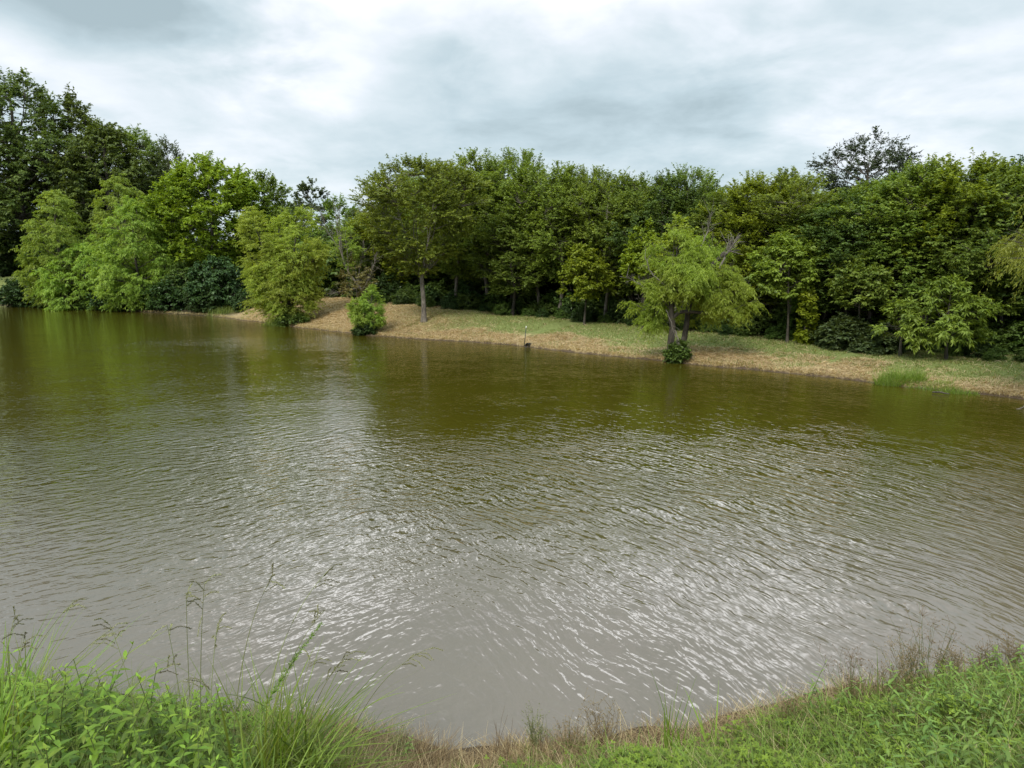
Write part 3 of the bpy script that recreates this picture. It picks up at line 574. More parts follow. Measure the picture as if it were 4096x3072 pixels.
def dead_branch(pts, r0, ntw, spread, seed, tw_len, upb=.6):
    rr = np.random.RandomState(seed); pts = np.array(pts, float); n = 12; tt = np.linspace(0, 1, len(pts)); u = np.linspace(0, 1, n)
    P = np.stack([np.interp(u, tt, pts[:, i]) for i in range(3)], 1) + rr.randn(n, 3) * .012
    out = [tubes(P[None], (r0 * (1 - .75 * u))[None], 6)]
    s = .25 + .75 * rr.rand(ntw); A = np.stack([np.interp(s, u, P[:, i]) for i in range(3)], 1)
    dm = norm(pts[-1] - pts[0]); D = dm[None] * .7 + rr.randn(ntw, 3) * spread; D[:, 2] += upb * rr.rand(ntw); D = norm(D)
    L = tw_len * (.4 + .8 * rr.rand(ntw)); B_ = A + D * L[:, None] * .5 + rr.randn(ntw, 3) * .03; E_ = A + D * L[:, None]; E_[:, 2] += L * .15 * rr.randn(ntw)
    out.append(tubes(bez(A, B_, E_, 5), np.linspace(.25, .08, 5)[None] * r0 * np.ones((ntw, 1)), 4))
    r3 = rr.randint(0, ntw, ntw * 3); A3 = A[r3] * .4 + E_[r3] * .6; D3 = norm(D[r3] + rr.randn(ntw * 3, 3) * .5); E3 = A3 + D3 * (tw_len * .35)
    out.append(tubes(np.stack([A3, E3], 1), np.array([[.09, .04]]) * r0 * np.ones((ntw * 3, 1)), 3))
    return join(out)
for i, (pts, r0, ntw, tl) in enumerate([([rel(2640, 1190, -.2), rel(2580, 1150, -.3), rel(2505, 1105, -.4)], .03, 16, .45), ([rel(2650, 1135, -.1), rel(2600, 1085, -.1), rel(2580, 1020, -.1)], .025, 12, .4),
                                   ([rel(2870, 1090, .4), rel(2910, 1010, .4), rel(2940, 965, .4)], .05, 30, .6), ([rel(2800, 1000, .7), rel(2830, 930, .8), rel(2845, 860, .8)], .028, 16, .5),
                                   ([rel(2700, 1320, -.25), rel(2720, 1380, -.4), rel(2775, 1440, -.55)], .028, 16, .35), ([rel(2665, 1240, -.3), rel(2690, 1310, -.4), rel(2720, 1400, -.5)], .016, 12, .35)]):
    link('dead_branch', mesh('dead_branch', *dead_branch(pts, r0, ntw, .45, 140 + i, tl, [.6, .9, .8, .7, -.3, -.3][i]), BARKP), wil)
solo('foot_bush', 2712, 25.0, 1375, .02, .38, P_BUSH, SHRUB, BARKD, 115, 'dark green leaves sprouting round the foot of the big willow', cat='bush', ns=75, **dict(sm, twig=.2, leaf=(.10, .06)))
# dying tree left of the lone tree
dx0, dy0, dz0 = ground_at(1500, 43.5); dt = empty('dying_tree', (dx0, dy0, dz0)); tag(dt, 'leaning dying tree with bare pale twigs and brown leaves behind the small willow shrub', 'tree')
def rl2(px, py, dY=0.): p = at(px, py, dy0 + dY); return (p[0] - dx0, p[1] - dy0, p[2] - dz0)
link('trunk', mesh('dying_trunk', *poly_tube([rl2(1500, 1245), rl2(1440, 1150), rl2(1385, 1080), rl2(1360, 990), rl2(1345, 900)], [.085, .07, .055, .04, .02], 16, 7, .03, 9), BARKP), dt)
for i, (pts, r0, ntw, tl) in enumerate([([rl2(1375, 1060), rl2(1365, 960), rl2(1340, 845)], .032, 34, .9), ([rl2(1362, 1000), rl2(1310, 930), rl2(1285, 850)], .026, 26, .8), ([rl2(1440, 1150), rl2(1370, 1165), rl2(1300, 1180)], .03, 26, .7),
                                   ([rl2(1450, 1160), rl2(1480, 1110), rl2(1500, 1040)], .04, 34, .8), ([rl2(1430, 1140), rl2(1440, 1060), rl2(1460, 1000)], .03, 26, .7)]):
    link('dead_branch', mesh('dead_branch', *dead_branch(pts, r0, ntw, .5, 160 + i, tl), BARKP), dt)
for i, (px, tpy, bpy_, rp, ns, mt) in enumerate([(1425, 1040, 1190, 75, 60, BROWNL), (1390, 900, 1080, 60, 40, CYPR)]):
    bx = rl2(px, bpy_); hgt = rl2(px, tpy)[2] - bx[2]
    (tv, tf), (cv, cf, rn) = grow(170 + i, hgt, .1, rp / FPX * dy0, P_ROUND, nl=7, ns=ns, nt=6, lpt=9, leaf=(.13, .05), twig=.4, trunk_r=.02, clump=.3)
    o = link('crown', mesh('dying_crown', cv, cf, mt, {'rnd': rn}, smooth=False), dt); o.location = bx
    o = link('limb', mesh('dying_limb', tv, tf, BARKP), dt); o.location = bx
# yellow willow at the right edge
ex, ey = 14.95, 16.6; ez = float(height(np.array([ex]), np.array([ey]))[0][0])
(tv, tf), (cv, cf, rn) = grow(181, ztop(600, ey) - ez, 2.3, 3.0, P_WIDE, nl=18, ns=480, trunk_r=.16, **dict(wl, leaf=(.11, .022), twig=.7, lpt=20, droop=1.1))
yw = empty('yellow_willow', (ex, ey, ez)); tag(yw, 'yellow-green weeping willow sprays hanging in from the right edge', 'willow')
link('trunk', mesh('yellow_willow_trunk', tv, tf, BARKD), yw); link('crown', mesh('yellow_willow_crown', cv, cf, WILLOW2, {'rnd': rn}, smooth=False), yw)

# ------------------------------------------------------------------ grass
def blades(rg, P, L, W, lean, seg=3, dirv=None, curl=.6):
    """ribbon blades: P (n,3) feet"""
    n = len(P); a = rg.rand(n) * 6.283; h = np.stack([np.cos(a), np.sin(a), np.zeros(n)], -1)
    if dirv is not None: h = norm(h + np.array(dirv))
    side = np.cross(h, np.array([0, 0, 1.])); side = norm(side + rg.randn(n, 3) * .3)
    u = np.linspace(0, 1, seg + 1); pts = []
    for x in u:
        ln = lean * (x + curl * x * x)
        c_ = P + (h * ln[:, None] * .8 + np.array([0, 0, 1.]) * (x * np.sqrt(np.maximum(1 - (lean * .75) ** 2, .06)) - curl * lean * x * x * .35)[:, None]) * L[:, None]
        wv_ = (W * (1 - x ** 1.6) * .5 + .0004)[:, None] * side
        pts += [c_ - wv_, c_ + wv_]
    V_ = np.stack(pts, 1).reshape(-1, 3); b_ = np.arange(n)[:, None] * (2 * (seg + 1))
    F_ = np.concatenate([b_ + np.array([2 * i, 2 * i + 1, 2 * i + 3, 2 * i + 2]) for i in range(seg)], 0)
    return V_, F_, 2 * (seg + 1)
def land_points(rg, n, x0, x1, y0, y1, smin, smax, dens=None):
    out = []
    tot = 0
    while tot < n:
        x = x0 + (x1 - x0) * rg.rand(n * 2); y = y0 + (y1 - y0) * rg.rand(n * 2); s = shore(x, y); k_ = (s > smin) & (s < smax)
        if dens is not None: k_ &= rg.rand(len(x)) < dens(x, y, s)
        q = np.stack([x[k_], y[k_], height(x[k_], y[k_], s[k_])[0] - .005, s[k_]], 1); out.append(q); tot += len(q)
    return np.concatenate(out)[:n]
def grass_obj(name, label, cat, mat, rg, P, L, W, lean, kind='stuff', seg=2, parent=None, **kw):
    V_, F_, c_ = blades(rg, P[:, :3], L, W, lean, seg, **kw)
    o = link(name, mesh(name, V_, F_, mat, {'rnd': np.repeat(rg.rand(len(P)), c_)}, smooth=False), parent); 
    if parent is None: tag(o, label, cat, kind=kind)
    elif kind: o['kind'] = kind
    return o
rg = np.random.RandomState(77)
# far bank: straw and mown grass (sampled along the shore)
def bank_points(n, s0, s1, dens=None, xr=(-24, 15)):
    idx = [i for i in range(len(POND) - 1) if POND[i][1] > 14 and POND[i + 1][1] > 14 and POND[i][0] >= -36 and POND[i + 1][0] >= -36]
    seg = [(POND[i], POND[i + 1]) for i in idx]; ln = np.array([np.linalg.norm(b_ - a_) / (20 + np.linalg.norm((a_ + b_) / 2)) for a_, b_ in seg]); ch = rg.choice(len(seg), n * 2, p=ln / ln.sum())
    A_ = np.array([seg[c_][0] for c_ in ch]); B_ = np.array([seg[c_][1] for c_ in ch]); u = rg.rand(len(ch))[:, None]; e_ = B_ - A_; nn = norm(np.stack([e_[:, 1], -e_[:, 0]], 1))
    d_ = s0 + (s1 - s0) * rg.rand(len(ch)); q = A_ + e_ * u + nn * d_[:, None]
    s = shore(q[:, 0], q[:, 1]); k_ = (s > s0 * .5 + .05)
    if dens is not None: k_ &= rg.rand(len(q)) < dens(q[:, 0], q[:, 1], s)
    q = q[k_][:n]; s = s[k_][:n]; return np.stack([q[:, 0], q[:, 1], height(q[:, 0], q[:, 1], s)[0] - .005, s], 1)
def greenness(x, y, s): return sstep(s * .20 + .8 * vnoise(x, y, .55, 3) + .35 * vnoise(x, y, 2.2, 4), .82, 1.08) * sstep(x, -9, 0)
P = bank_points(90000, .15, 7.5, lambda x, y, s: (1.0 - .93 * greenness(x, y, s)) * sstep(x, -19.5, -17.5))
grass_obj('cut_straw', 'pale dry cut grass lying over the far bank', 'grass', STRAW, rg, P, .10 + .14 * rg.rand(len(P)), .012 + .012 * rg.rand(len(P)), .85 + .3 * rg.rand(len(P)), curl=.9)
P = bank_points(60000, .2, 8.5, lambda x, y, s: .04 + greenness(x, y, s))
grass_obj('mown_grass', 'short green mown grass on the far bank', 'grass', MOWN, rg, P, .05 + .07 * rg.rand(len(P)), .012 + .01 * rg.rand(len(P)), .3 + .5 * rg.rand(len(P)))
P = bank_points(9000, -.02, .3); grass_obj('shore_grass', 'ragged dry and green grass fringe along the far water edge', 'grass', STRAW, rg, P, .08 + .12 * rg.rand(len(P)), .012 * np.ones(len(P)), .5 + .6 * rg.rand(len(P)))
P = bank_points(1600, .0, .8, lambda x, y, s: vnoise(x, y, .9, 21) ** 3 * 1.6, ); grass_obj('shore_weeds', 'ragged green weeds scattered along the far water edge', 'grass', GRASS, rg, P, .10 + .16 * rg.rand(len(P)), .012 * np.ones(len(P)), .3 + .6 * rg.rand(len(P)), seg=3)
P = bank_points(5200, .6, 7.0, lambda x, y, s: np.clip(vnoise(x, y, 1.3, 22) * 2.4 - 1.2, 0, 1)); grass_obj('missed_tufts', 'longer dull green tufts left standing in the mown bank', 'grass', GRASS, rg, P, .07 + .10 * rg.rand(len(P)), .012 * np.ones(len(P)), .3 + .6 * rg.rand(len(P)), seg=2)
def tuft(name, label, px, py, n, L, W, mat, rad, kind=None, Yd=None, group=None, seg=4, lean=.5, dirv=None, cat='grass clump', ell=1.0):
    if Yd is None: Yd = 0
    x, y, z = ground_at(px, Yd) if Yd else (0, 0, 0)
    e = empty(name, (x, y, z)); tag(e, label, cat, group)
    a = rg.rand(n) * 6.28; r0 = rad * np.sqrt(rg.rand(n)); q = np.stack([np.cos(a) * r0 * ell, np.sin(a) * r0, np.zeros(n)], 1)
    q[:, 2] = height(q[:, 0] + x, q[:, 1] + y)[0] - z - .01
    V_, F_, c_ = blades(rg, q, L * (.5 + .7 * rg.rand(n)), W * (.6 + .6 * rg.rand(n)), lean * (.3 + 1.0 * rg.rand(n)), seg, dirv=dirv)
    link('blades', mesh(name, V_, F_, mat, {'rnd': np.repeat(rg.rand(n), c_)}, smooth=False), e); return e
tuft('grass_clump', 'tall bright green grass clump on the right part of the far bank', 3625, 0, 1500, .42, .010, GRASSB, .40, Yd=20.0, ell=1.8, lean=.7)
tuft('grass_clump', 'low bright green grass patch trailing right of the tall clump', 3745, 0, 600, .22, .010, GRASSB, .38, Yd=19.3, ell=1.6, lean=.8)
tuft('grass_clump', 'small green tuft at the right end of the bright grass patch', 3840, 0, 350, .30, .012, GRASSB, .26, Yd=18.6)
tuft('grass_clump', 'small green tuft low on the bank near the right edge', 3915, 0, 150, .16, .012, GRASSB, .22, Yd=18.4)
tuft('grass_clump', 'green reeds at the water below the dark bush', 905, 0, 500, .6, .02, GRASS, 1.0, Yd=51.5, ell=1.4)
tuft('grass_clump', 'long green grass in front of the many-stemmed willow', 1110, 0, 900, .7, .02, GRASS, .9, Yd=42.4, ell=1.5)

# ------------------------------------------------------------------ post, pipe, stick
POSTG = plain_mat('green_post_paint', (.02, .035, .025), (.035, .05, .035), .5); POSTW = plain_mat('white_paint', (.72, .72, .68), (.82, .82, .78), .5)
def hit(px, py):
    Ys = np.arange(12, 90, .05); q = np.stack([at(px, py, y_) for y_ in Ys]); k_ = np.argmax(q[:, 2] < height(q[:, 0], q[:, 1])[0]); return float(Ys[k_])
YP = hit(2097, 1386); p0 = at(2097, 1386, YP); p1 = at(2105, 1304, YP + .05); gz = float(height(p0[:1], p0[1:2])[0][0]); dz = p0[2] - gz
post = empty('t_post', (p0[0], p0[1], gz)); tag(post, 'thin leaning metal post with a white tip on the bank', 'post')
def tee(z0, z1, g):
    ax = np.array([p1[0] - p0[0], 0, p1[2] - p0[2]]); ax /= ax[2]
    sec = np.array([(-.022, -.004), (.022, -.004), (.022, .004), (.004, .004), (.004, .035), (-.004, .035), (-.004, .004), (-.022, .004)]) * g * .75
    V_ = np.concatenate([np.column_stack([sec[:, 0] + ax[0] * z, sec[:, 1], np.full(8, z)]) for z in (z0, z1)])
    F_ = [(i, (i + 1) % 8, 8 + (i + 1) % 8, 8 + i) for i in range(8)] + [(8, 9, 10, 15), (15, 10, 11, 14), (14, 11, 12, 13), (0, 7, 2, 1), (7, 6, 3, 2), (6, 5, 4, 3)]
    return V_, np.array(F_)
ph = p1[2] - gz
link('shaft', mesh('post_shaft', *tee(-.3, ph - .10, 1.0), POSTG, smooth=False), post); link('tip', mesh('post_tip', *tee(ph - .10, ph, 1.08), POSTW, smooth=False), post)
PIPE = plain_mat('black_plastic', (.012, .012, .012), (.03, .03, .03), .45)
a = np.linspace(0, 2 * np.pi, 20, endpoint=False); rings = []
for y_, r in [(.6, .10), (.02, .10), (0, .105), (0, .085), (.6, .085)]: rings.append(np.column_stack([np.cos(a) * r, np.full(20, y_), np.sin(a) * r]))
V_ = np.concatenate(rings); F_ = np.array([(j * 20 + i, j * 20 + (i + 1) % 20, (j + 1) * 20 + (i + 1) % 20, (j + 1) * 20 + i) for j in range(4) for i in range(20)])
pipe = link('drain_pipe', mesh('drain_pipe', V_, F_, PIPE)); pipe.location = (p0[0] + .12, p0[1] - .25, gz + .06); pipe.rotation_euler = (R(-4), 0, R(-25)); tag(pipe, 'short black pipe end sticking out of the bank at the foot of the post', 'pipe')
s0 = at(4060, 1632, 16.4); st = link('driftwood_stick', mesh('stick', *dead_branch([(0, 0, -.05), (.35, .1, .08), (.8, .15, .2)], .014, 5, .4, 5, .25), BARKP)); st.location = (s0[0], s0[1], 0.0); tag(st, 'bare twig sticking out of the water near the right edge', 'stick')
RUN = [(3730, 1558, 3800, 1566), (3650, 1548, 3690, 1552)]
for q0, q1, q2, q3 in RUN[:1]:
    A_ = at(q0, q1, 18.6); B_ = at(q2, q3, 18.3); lg = link('driftwood_log', mesh('log', *poly_tube([(A_[0], A_[1], .03), ((A_[0] + B_[0]) / 2, (A_[1] + B_[1]) / 2 + .02, .05), (B_[0], B_[1], .03)], [.02, .025, .012], 8, 6, .006, 3), BARKD)); tag(lg, 'thin dark branch lying along the shore under the bright grass patch', 'branch')

# ------------------------------------------------------------------ near bank
def leaf_shape(L, W, seg=4, droop=.25, fold=.25, serr=0):
    u = np.linspace(0, 1, seg + 1); w_ = W * .5 * np.sin(np.pi * np.clip(u, 0, 1) ** .72) ** .9; w_[0] = W * .04; w_[-1] = .0004
    z = -droop * L * u ** 2 + .08 * L * u; V_ = []
    for i in range(seg + 1): V_ += [(u[i] * L, -w_[i], z[i] + w_[i] * fold), (u[i] * L, 0, z[i]), (u[i] * L, w_[i], z[i] + w_[i] * fold)]
    F_ = []
    for i in range(seg): b_ = i * 3; F_ += [(b_, b_ + 3, b_ + 4, b_ + 1), (b_ + 1, b_ + 4, b_ + 5, b_ + 2)]
    return np.array(V_), np.array(F_)
def weed_plan(rg, h, nodes, L, lean=.12):
    """leaf placements of an upright weed with opposite leaves"""
    lx, ly = rg.randn(2) * lean; out = []; ph = rg.rand() * 6.28
    for i in range(nodes):
        f = (i + 1) / nodes; z = h * (.16 + .84 * f); x, y = lx * f * f * h * 2, ly * f * f * h * 2
        size = L * (1.0 - .10 * (1 - f) - .62 * max(0, (f - .72) / .28) ** 1.2) * (.85 + .3 * rg.rand()); tilt = -.25 + 1.0 * max(0, (f - .6) / .4) ** 1.5
        for s_ in (0, math.pi): out.append((x, y, z, ph + s_ + rg.randn() * .15, tilt + rg.randn() * .18, size, f))
        ph += math.pi / 2 + rg.randn() * .2
    st_ = np.array([(lx * f * f * h * 2, ly * f * f * h * 2, f * h) for f in np.linspace(-.05, 1, 8)]); st_[:, 2] = np.linspace(-.05, 1, 8) * h
    return st_, out
def leaf_matrix(pl):
    x, y, z, a_, ti, s_, f = pl
    return Matrix.Translation((x, y, z)) @ Matrix.Rotation(a_, 4, 'Z') @ Matrix.Rotation(-ti, 4, 'Y') @ Matrix.Scale(s_, 4)
LV, LF = leaf_shape(1.0, .36)
def leafmesh(name, mat, val, W=.36, dr=.25): v_, f_ = leaf_shape(1.0, W, 4, dr); return mesh(name, v_, f_, mat, {'rnd': np.full(len(v_), val)})
STEMG = leaf_mat('weed_stem', (.10, .13, .04), (.20, .24, .07), .1)
class WeedKind:
    def __init__(s, seed, h, nodes, L, W, mat, dr=.25, lean=.12):
        rr = np.random.RandomState(seed); s.stem_pts, s.plan = weed_plan(rr, h, nodes, L, lean)
        tv, tf = tubes(s.stem_pts[None], np.linspace(.0035, .0015, 8)[None], 5); s.stem = mesh('weed_stem', tv, tf, STEMG, {'rnd': np.full(len(tv), .4)})
        s.leaves = [leafmesh('leaf_old', mat, .15, W, dr), leafmesh('leaf_mid', mat, .45, W, dr), leafmesh('leaf_young', mat, .95, W, dr * .5)]
        v_, f_ = leaf_shape(1.0, W, 4, dr); vs, rn = [], []; fs = []
        for i, pl in enumerate(s.plan):
            M = np.array(leaf_matrix(pl)); q = v_ @ M[:3, :3].T + M[:3, 3]; vs.append((q, f_)); rn.append(np.full(len(v_), np.clip(.1 + .75 * pl[6] ** 2 + rr.randn() * .12, 0, 1)))
        V_, F_ = join(vs); s.foliage = mesh('weed_foliage', V_, F_, mat, {'rnd': np.concatenate(rn)})
    def put(s, name, loc, rz, sc_, label, cat, group, full):
        e = empty(name, loc, rz); e.scale = (sc_,) * 3; tag(e, label, cat, group); link('stem', s.stem, e)
        if full:
            for pl in s.plan:
                lm = s.leaves[2 if pl[6] > .8 else (1 if pl[6] > .45 else 0)]; o = link('leaf', lm, e); o.matrix_basis = leaf_matrix(pl)
        else: link('foliage', s.foliage, e)
        return e
KIND = [WeedKind(200 + i, .46, 10, .070, .38, WEED, .3) for i in range(4)]
KINDR = [WeedKind(210 + i, .34, 9, .078, .30, WEED2, .25, .2) for i in range(3)]
rg = np.random.RandomState(9)
def gz_(x, y): return float(height(np.array([x]), np.array([y]))[0][0])
cnt = 0; spots = []
for tries in range(4000):
    px = -80 + 1150 * rg.rand() ** 1.0; Y_ = 2.35 + 1.55 * rg.rand(); x = at(px, 2900, Y_)[0]
    lim = np.interp(px, [-80, 100, 850, 1000, 1100], [4.1, 4.0, 3.8, 3.3, 2.8])
    if Y_ > lim or any((x - a_) ** 2 + (Y_ - b_) ** 2 < .0105 for a_, b_, _ in spots): continue
    spots.append((x, Y_, px))
    if len(spots) >= 105: break
spots.sort(key=lambda q: -abs(q[1] - 3.3) * 0 - q[1])
for i, (x, y, px) in enumerate(spots):
    hs = np.interp(px, [-80, 100, 200, 450, 800, 1000], [.8, .95, 1.2, 1.08, 1.0, .6]) * (.6 + .55 * rg.rand() ** .7); z = gz_(x, y)
    KIND[rg.randint(4)].put('leafy_weed', (x, y, z), rg.rand() * 6.28, hs, 'upright bright green leafy weed in the dense stand at the lower left', 'weed', 'leafy weeds at the lower left', i % 5 == 0)
# right mass of pale leafy weeds
spots = []
for tries in range(5000):
    px = 3250 + 1050 * rg.rand(); Y_ = 2.5 + 2.9 * rg.rand(); x = at(px, 2900, Y_)[0]
    s_ = float(shore(np.array([x]), np.array([Y_]))[0])
    py_lim = np.interp(px, [3250, 3500, 3700, 3900, 4300], [1.3, .95, .55, .35, .3])
    if s_ < py_lim or any((x - a_) ** 2 + (Y_ - b_) ** 2 < .0095 for a_, b_, _ in spots): continue
    spots.append((x, Y_, px))
    if len(spots) >= 150: break
for i, (x, y, px) in enumerate(spots):
    z = gz_(x, y); KINDR[rg.randint(3)].put('pale_weed', (x, y, z), rg.rand() * 6.28, (.7 + .5 * rg.rand()) * np.interp(px, [3250, 3600, 4300], [.45, .7, .75]), 'low pale green leafy weed on the bank at the lower right', 'weed', 'leafy weeds at the lower right', i % 6 == 0)
# ground cover (uncountable)
def near_pts(n, px0, px1, smin, smax, dens=None):
    out = []; tot = 0
    while tot < n:
        m_ = n * 2; Y_ = 2.0 + 4.2 * rg.rand(m_); px = px0 + (px1 - px0) * rg.rand(m_); x = (px - 2048) / FPX * (Y_ * math.cos(PITCH) + 2.6 * math.sin(PITCH)); s = shore(x, Y_)
        k_ = (s > smin) & (s < smax)
        if dens is not None: k_ &= rg.rand(m_) < dens(px, Y_, s)
        out.append(np.stack([x[k_], Y_[k_], height(x[k_], Y_[k_], s[k_])[0] - .005, s[k_]], 1)); tot += int(k_.sum())
    return np.concatenate(out)[:n]
def U(n, a_, b_): return a_ + (b_ - a_) * rg.rand(n)
P = near_pts(26000, 900, 4300, .05, 1.6, lambda px, y, s: sstep(s + .45 * vnoise(px * .012, y * 3, 1.0, 12), .12, .42) * np.clip(1.25 - s * .8, .1, 1) * np.interp(px, [900, 1200, 2200, 3000, 4200], [.4, 1, .9, .5, .4])); n = len(P)
grass_obj('dead_grass', 'brown dead grass thatch along the near water edge', 'grass', BROWNG, rg, P, U(n, .05, .16), U(n, .002, .004), U(n, .5, 1.3), seg=3)
P = near_pts(9000, 900, 4300, .02, 2.2); n = len(P)
grass_obj('dry_straw', 'pale dry stalks tangled in the near bank thatch', 'grass', STRAW, rg, P, U(n, .06, .2), U(n, .0018, .003), U(n, .5, 1.3), seg=3)
P = near_pts(52000, 1700, 4350, .35, 3.0, lambda px, y, s: np.interp(px, [1700, 2100, 2600, 4300], [.05, .6, 1, 1]) * np.clip(vnoise(px * .004, y * 2.0, 1.0, 3) * 2.2 + .1, .35, 1) * sstep(s, .25, .8)); n = len(P)
grass_obj('low_grass', 'low green grass covering the near bank', 'grass', GRASS, rg, P, U(n, .05, .17), U(n, .0025, .005), U(n, .35, 1.1), seg=3)
P = near_pts(9000, -200, 1500, .1, 3.0, lambda px, y, s: np.interp(px, [-200, 1000, 1500], [1, 1, .3])); n = len(P)
grass_obj('understory_grass', 'green grass growing between the leafy weeds', 'grass', GRASS, rg, P, U(n, .10, .32), U(n, .003, .006), U(n, .3, 1.0), seg=4)
P = near_pts(3200, 2300, 4350, .5, 3.0); n = len(P)
grass_obj('long_grass', 'scattered longer grass blades over the right near bank', 'grass', GRASSB, rg, P, U(n, .14, .30), U(n, .003, .006), U(n, .5, 1.1), seg=5)
# clover-like small leaves
def small_leaves(name, label, n, px0, px1, smin, smax, dens, hmin, hmax, lf, mat):
    P = near_pts(n, px0, px1, smin, smax, dens); k_ = 5; m_ = n * k_
    h_ = hmin + (hmax - hmin) * rg.rand(n) * (.5 + vnoise(P[:, 0], P[:, 1], 3.5, 8)); top = P[:, :3] + np.stack([rg.randn(n) * .02, rg.randn(n) * .02, h_], 1)
    c_ = np.repeat(top, k_, 0) ; a_ = np.tile(np.arange(k_) * 2 * np.pi / k_, n) + np.repeat(rg.rand(n) * 6.28, k_)
    D = np.stack([np.cos(a_), np.sin(a_), rg.randn(m_) * .3 + .1], 1); D = norm(D); N = np.array([0, 0, 1.]) + rg.randn(m_, 3) * .3
    V_, F_ = kites(c_, D, N, lf * (.6 + .7 * rg.rand(m_)), lf * .5 * np.ones(m_))
    st_V, st_F = tubes(np.stack([P[:, :3], top], 1), np.array([[.0015, .001]]) * np.ones((n, 1)), 3)
    rn = np.concatenate([np.repeat(np.clip(.2 + 8 * (h_ - hmin) * .5 + rg.randn(n) * .2, 0, 1), 4 * k_), np.full(len(st_V), .2)])
    V2, F2 = join([(V_, F_), (st_V, st_F)]); o = link(name, mesh(name, V2, F2, mat, {'rnd': rn}, smooth=False)); tag(o, label, 'ground cover', kind='stuff')
small_leaves('clover', 'small-leaved green ground cover on the near bank', 12000, 1850, 4350, .45, 3.0, lambda px, y, s: np.interp(px, [1900, 2150, 2700, 3300, 4300], [.1, .9, 1, .5, .3]) * np.clip(vnoise(px * .005, y * 2.4, 1.0, 9) * 2.4 - .2, .25, 1) * sstep(s, .4, .8), .04, .16, .022, WEED)
small_leaves('undergrowth', 'dense small leaves filling the foot of the left weeds', 3000, -200, 1250, .15, 3.0, lambda px, y, s: np.interp(px, [-200, 900, 1250], [1, 1, .3]), .03, .16, .035, WEED)

# tall seeding grass stems
def seed_head(pts, rad, seed):
    rad *= 1.55; rr = np.random.RandomState(seed); pts = np.array(pts); n = 14; u = np.linspace(0, 1, n); tt = np.linspace(0, 1, len(pts)); P = np.stack([np.interp(u, tt, pts[:, i]) for i in range(3)], 1)
    V1, F1 = tubes(P[None], (rad * .4 * np.ones(n))[None], 4); m_ = 54; s_ = rr.rand(m_); c_ = np.stack([np.interp(s_, u, P[:, i]) for i in range(3)], 1); dm = norm(pts[-1] - pts[0]); D = norm(dm[None] + rr.randn(m_, 3) * .45)
    V2, F2 = kites(c_, D, rr.randn(m_, 3), np.full(m_, rad * 3.4), np.full(m_, rad * 1.7)); return join([(V1, F1), (V2, F2)])
def stem(base, top, Y0, Y1, label, sag, heads, seed, nbl=1, group='tall seeding grass stems', r=.0029, hl=.11):
    """base/top in photo coordinates; sag bows the culm; heads = number of racemes"""
    rr = np.random.RandomState(seed); b0 = at(*base, Y0); t0 = at(*top, Y1); gzv = gz_(b0[0], b0[1]); e = empty('seeding_grass', (b0[0], b0[1], gzv)); tag(e, label, 'grass stem', group)
    A = np.array([[0, 0, -.02]]); E = (t0 - np.array([b0[0], b0[1], gzv]))[None]; M = (A + E) / 2; M[:, 0] = E[:, 0] * .22; M[:, 2] = E[:, 2] * .62 + sag
    P = bez(A, M, E, 16); V_, F_ = tubes(P, np.linspace(r, r * .45, 16)[None], 4); link('culm', mesh('culm', V_, F_, CULM, {'rnd': np.full(len(V_), rr.rand())}), e)
    tg = norm(P[0, -1] - P[0, -3])
    for h_ in range(heads):
        f = 1 - h_ * .045 if heads > 1 else 1; q = P[0, -1] + (P[0, -4] - P[0, -1]) * (1 - f) * 4.2; sgn = 1 if rr.rand() < .6 else -1
        D = tg * .7 + np.array([sgn * .8 * rr.rand(), rr.randn() * .4, -.15 + .3 * rr.randn()]); D = norm(D); L_ = hl * (.7 + .5 * rr.rand()); m_ = q + D * L_ * .5; e_ = q + D * L_ + np.array([0, 0, -L_ * .35])
        V_, F_ = seed_head([q, m_, e_], .0017, seed * 7 + h_); link('seed_head', mesh('seed_head', V_, F_, SEED, {'rnd': np.full(len(V_), rr.rand())}), e)
    for j in range(nbl):
        q = P[0, int(4 + rr.randint(5))]; V_, F_, c_ = blades(rr, q[None], np.array([.22 + .1 * rr.rand()]), np.array([.007]), np.array([.8]), 6); link('blade', mesh('blade', V_, F_, GRASS, {'rnd': np.full(len(V_), rr.rand())}), e)
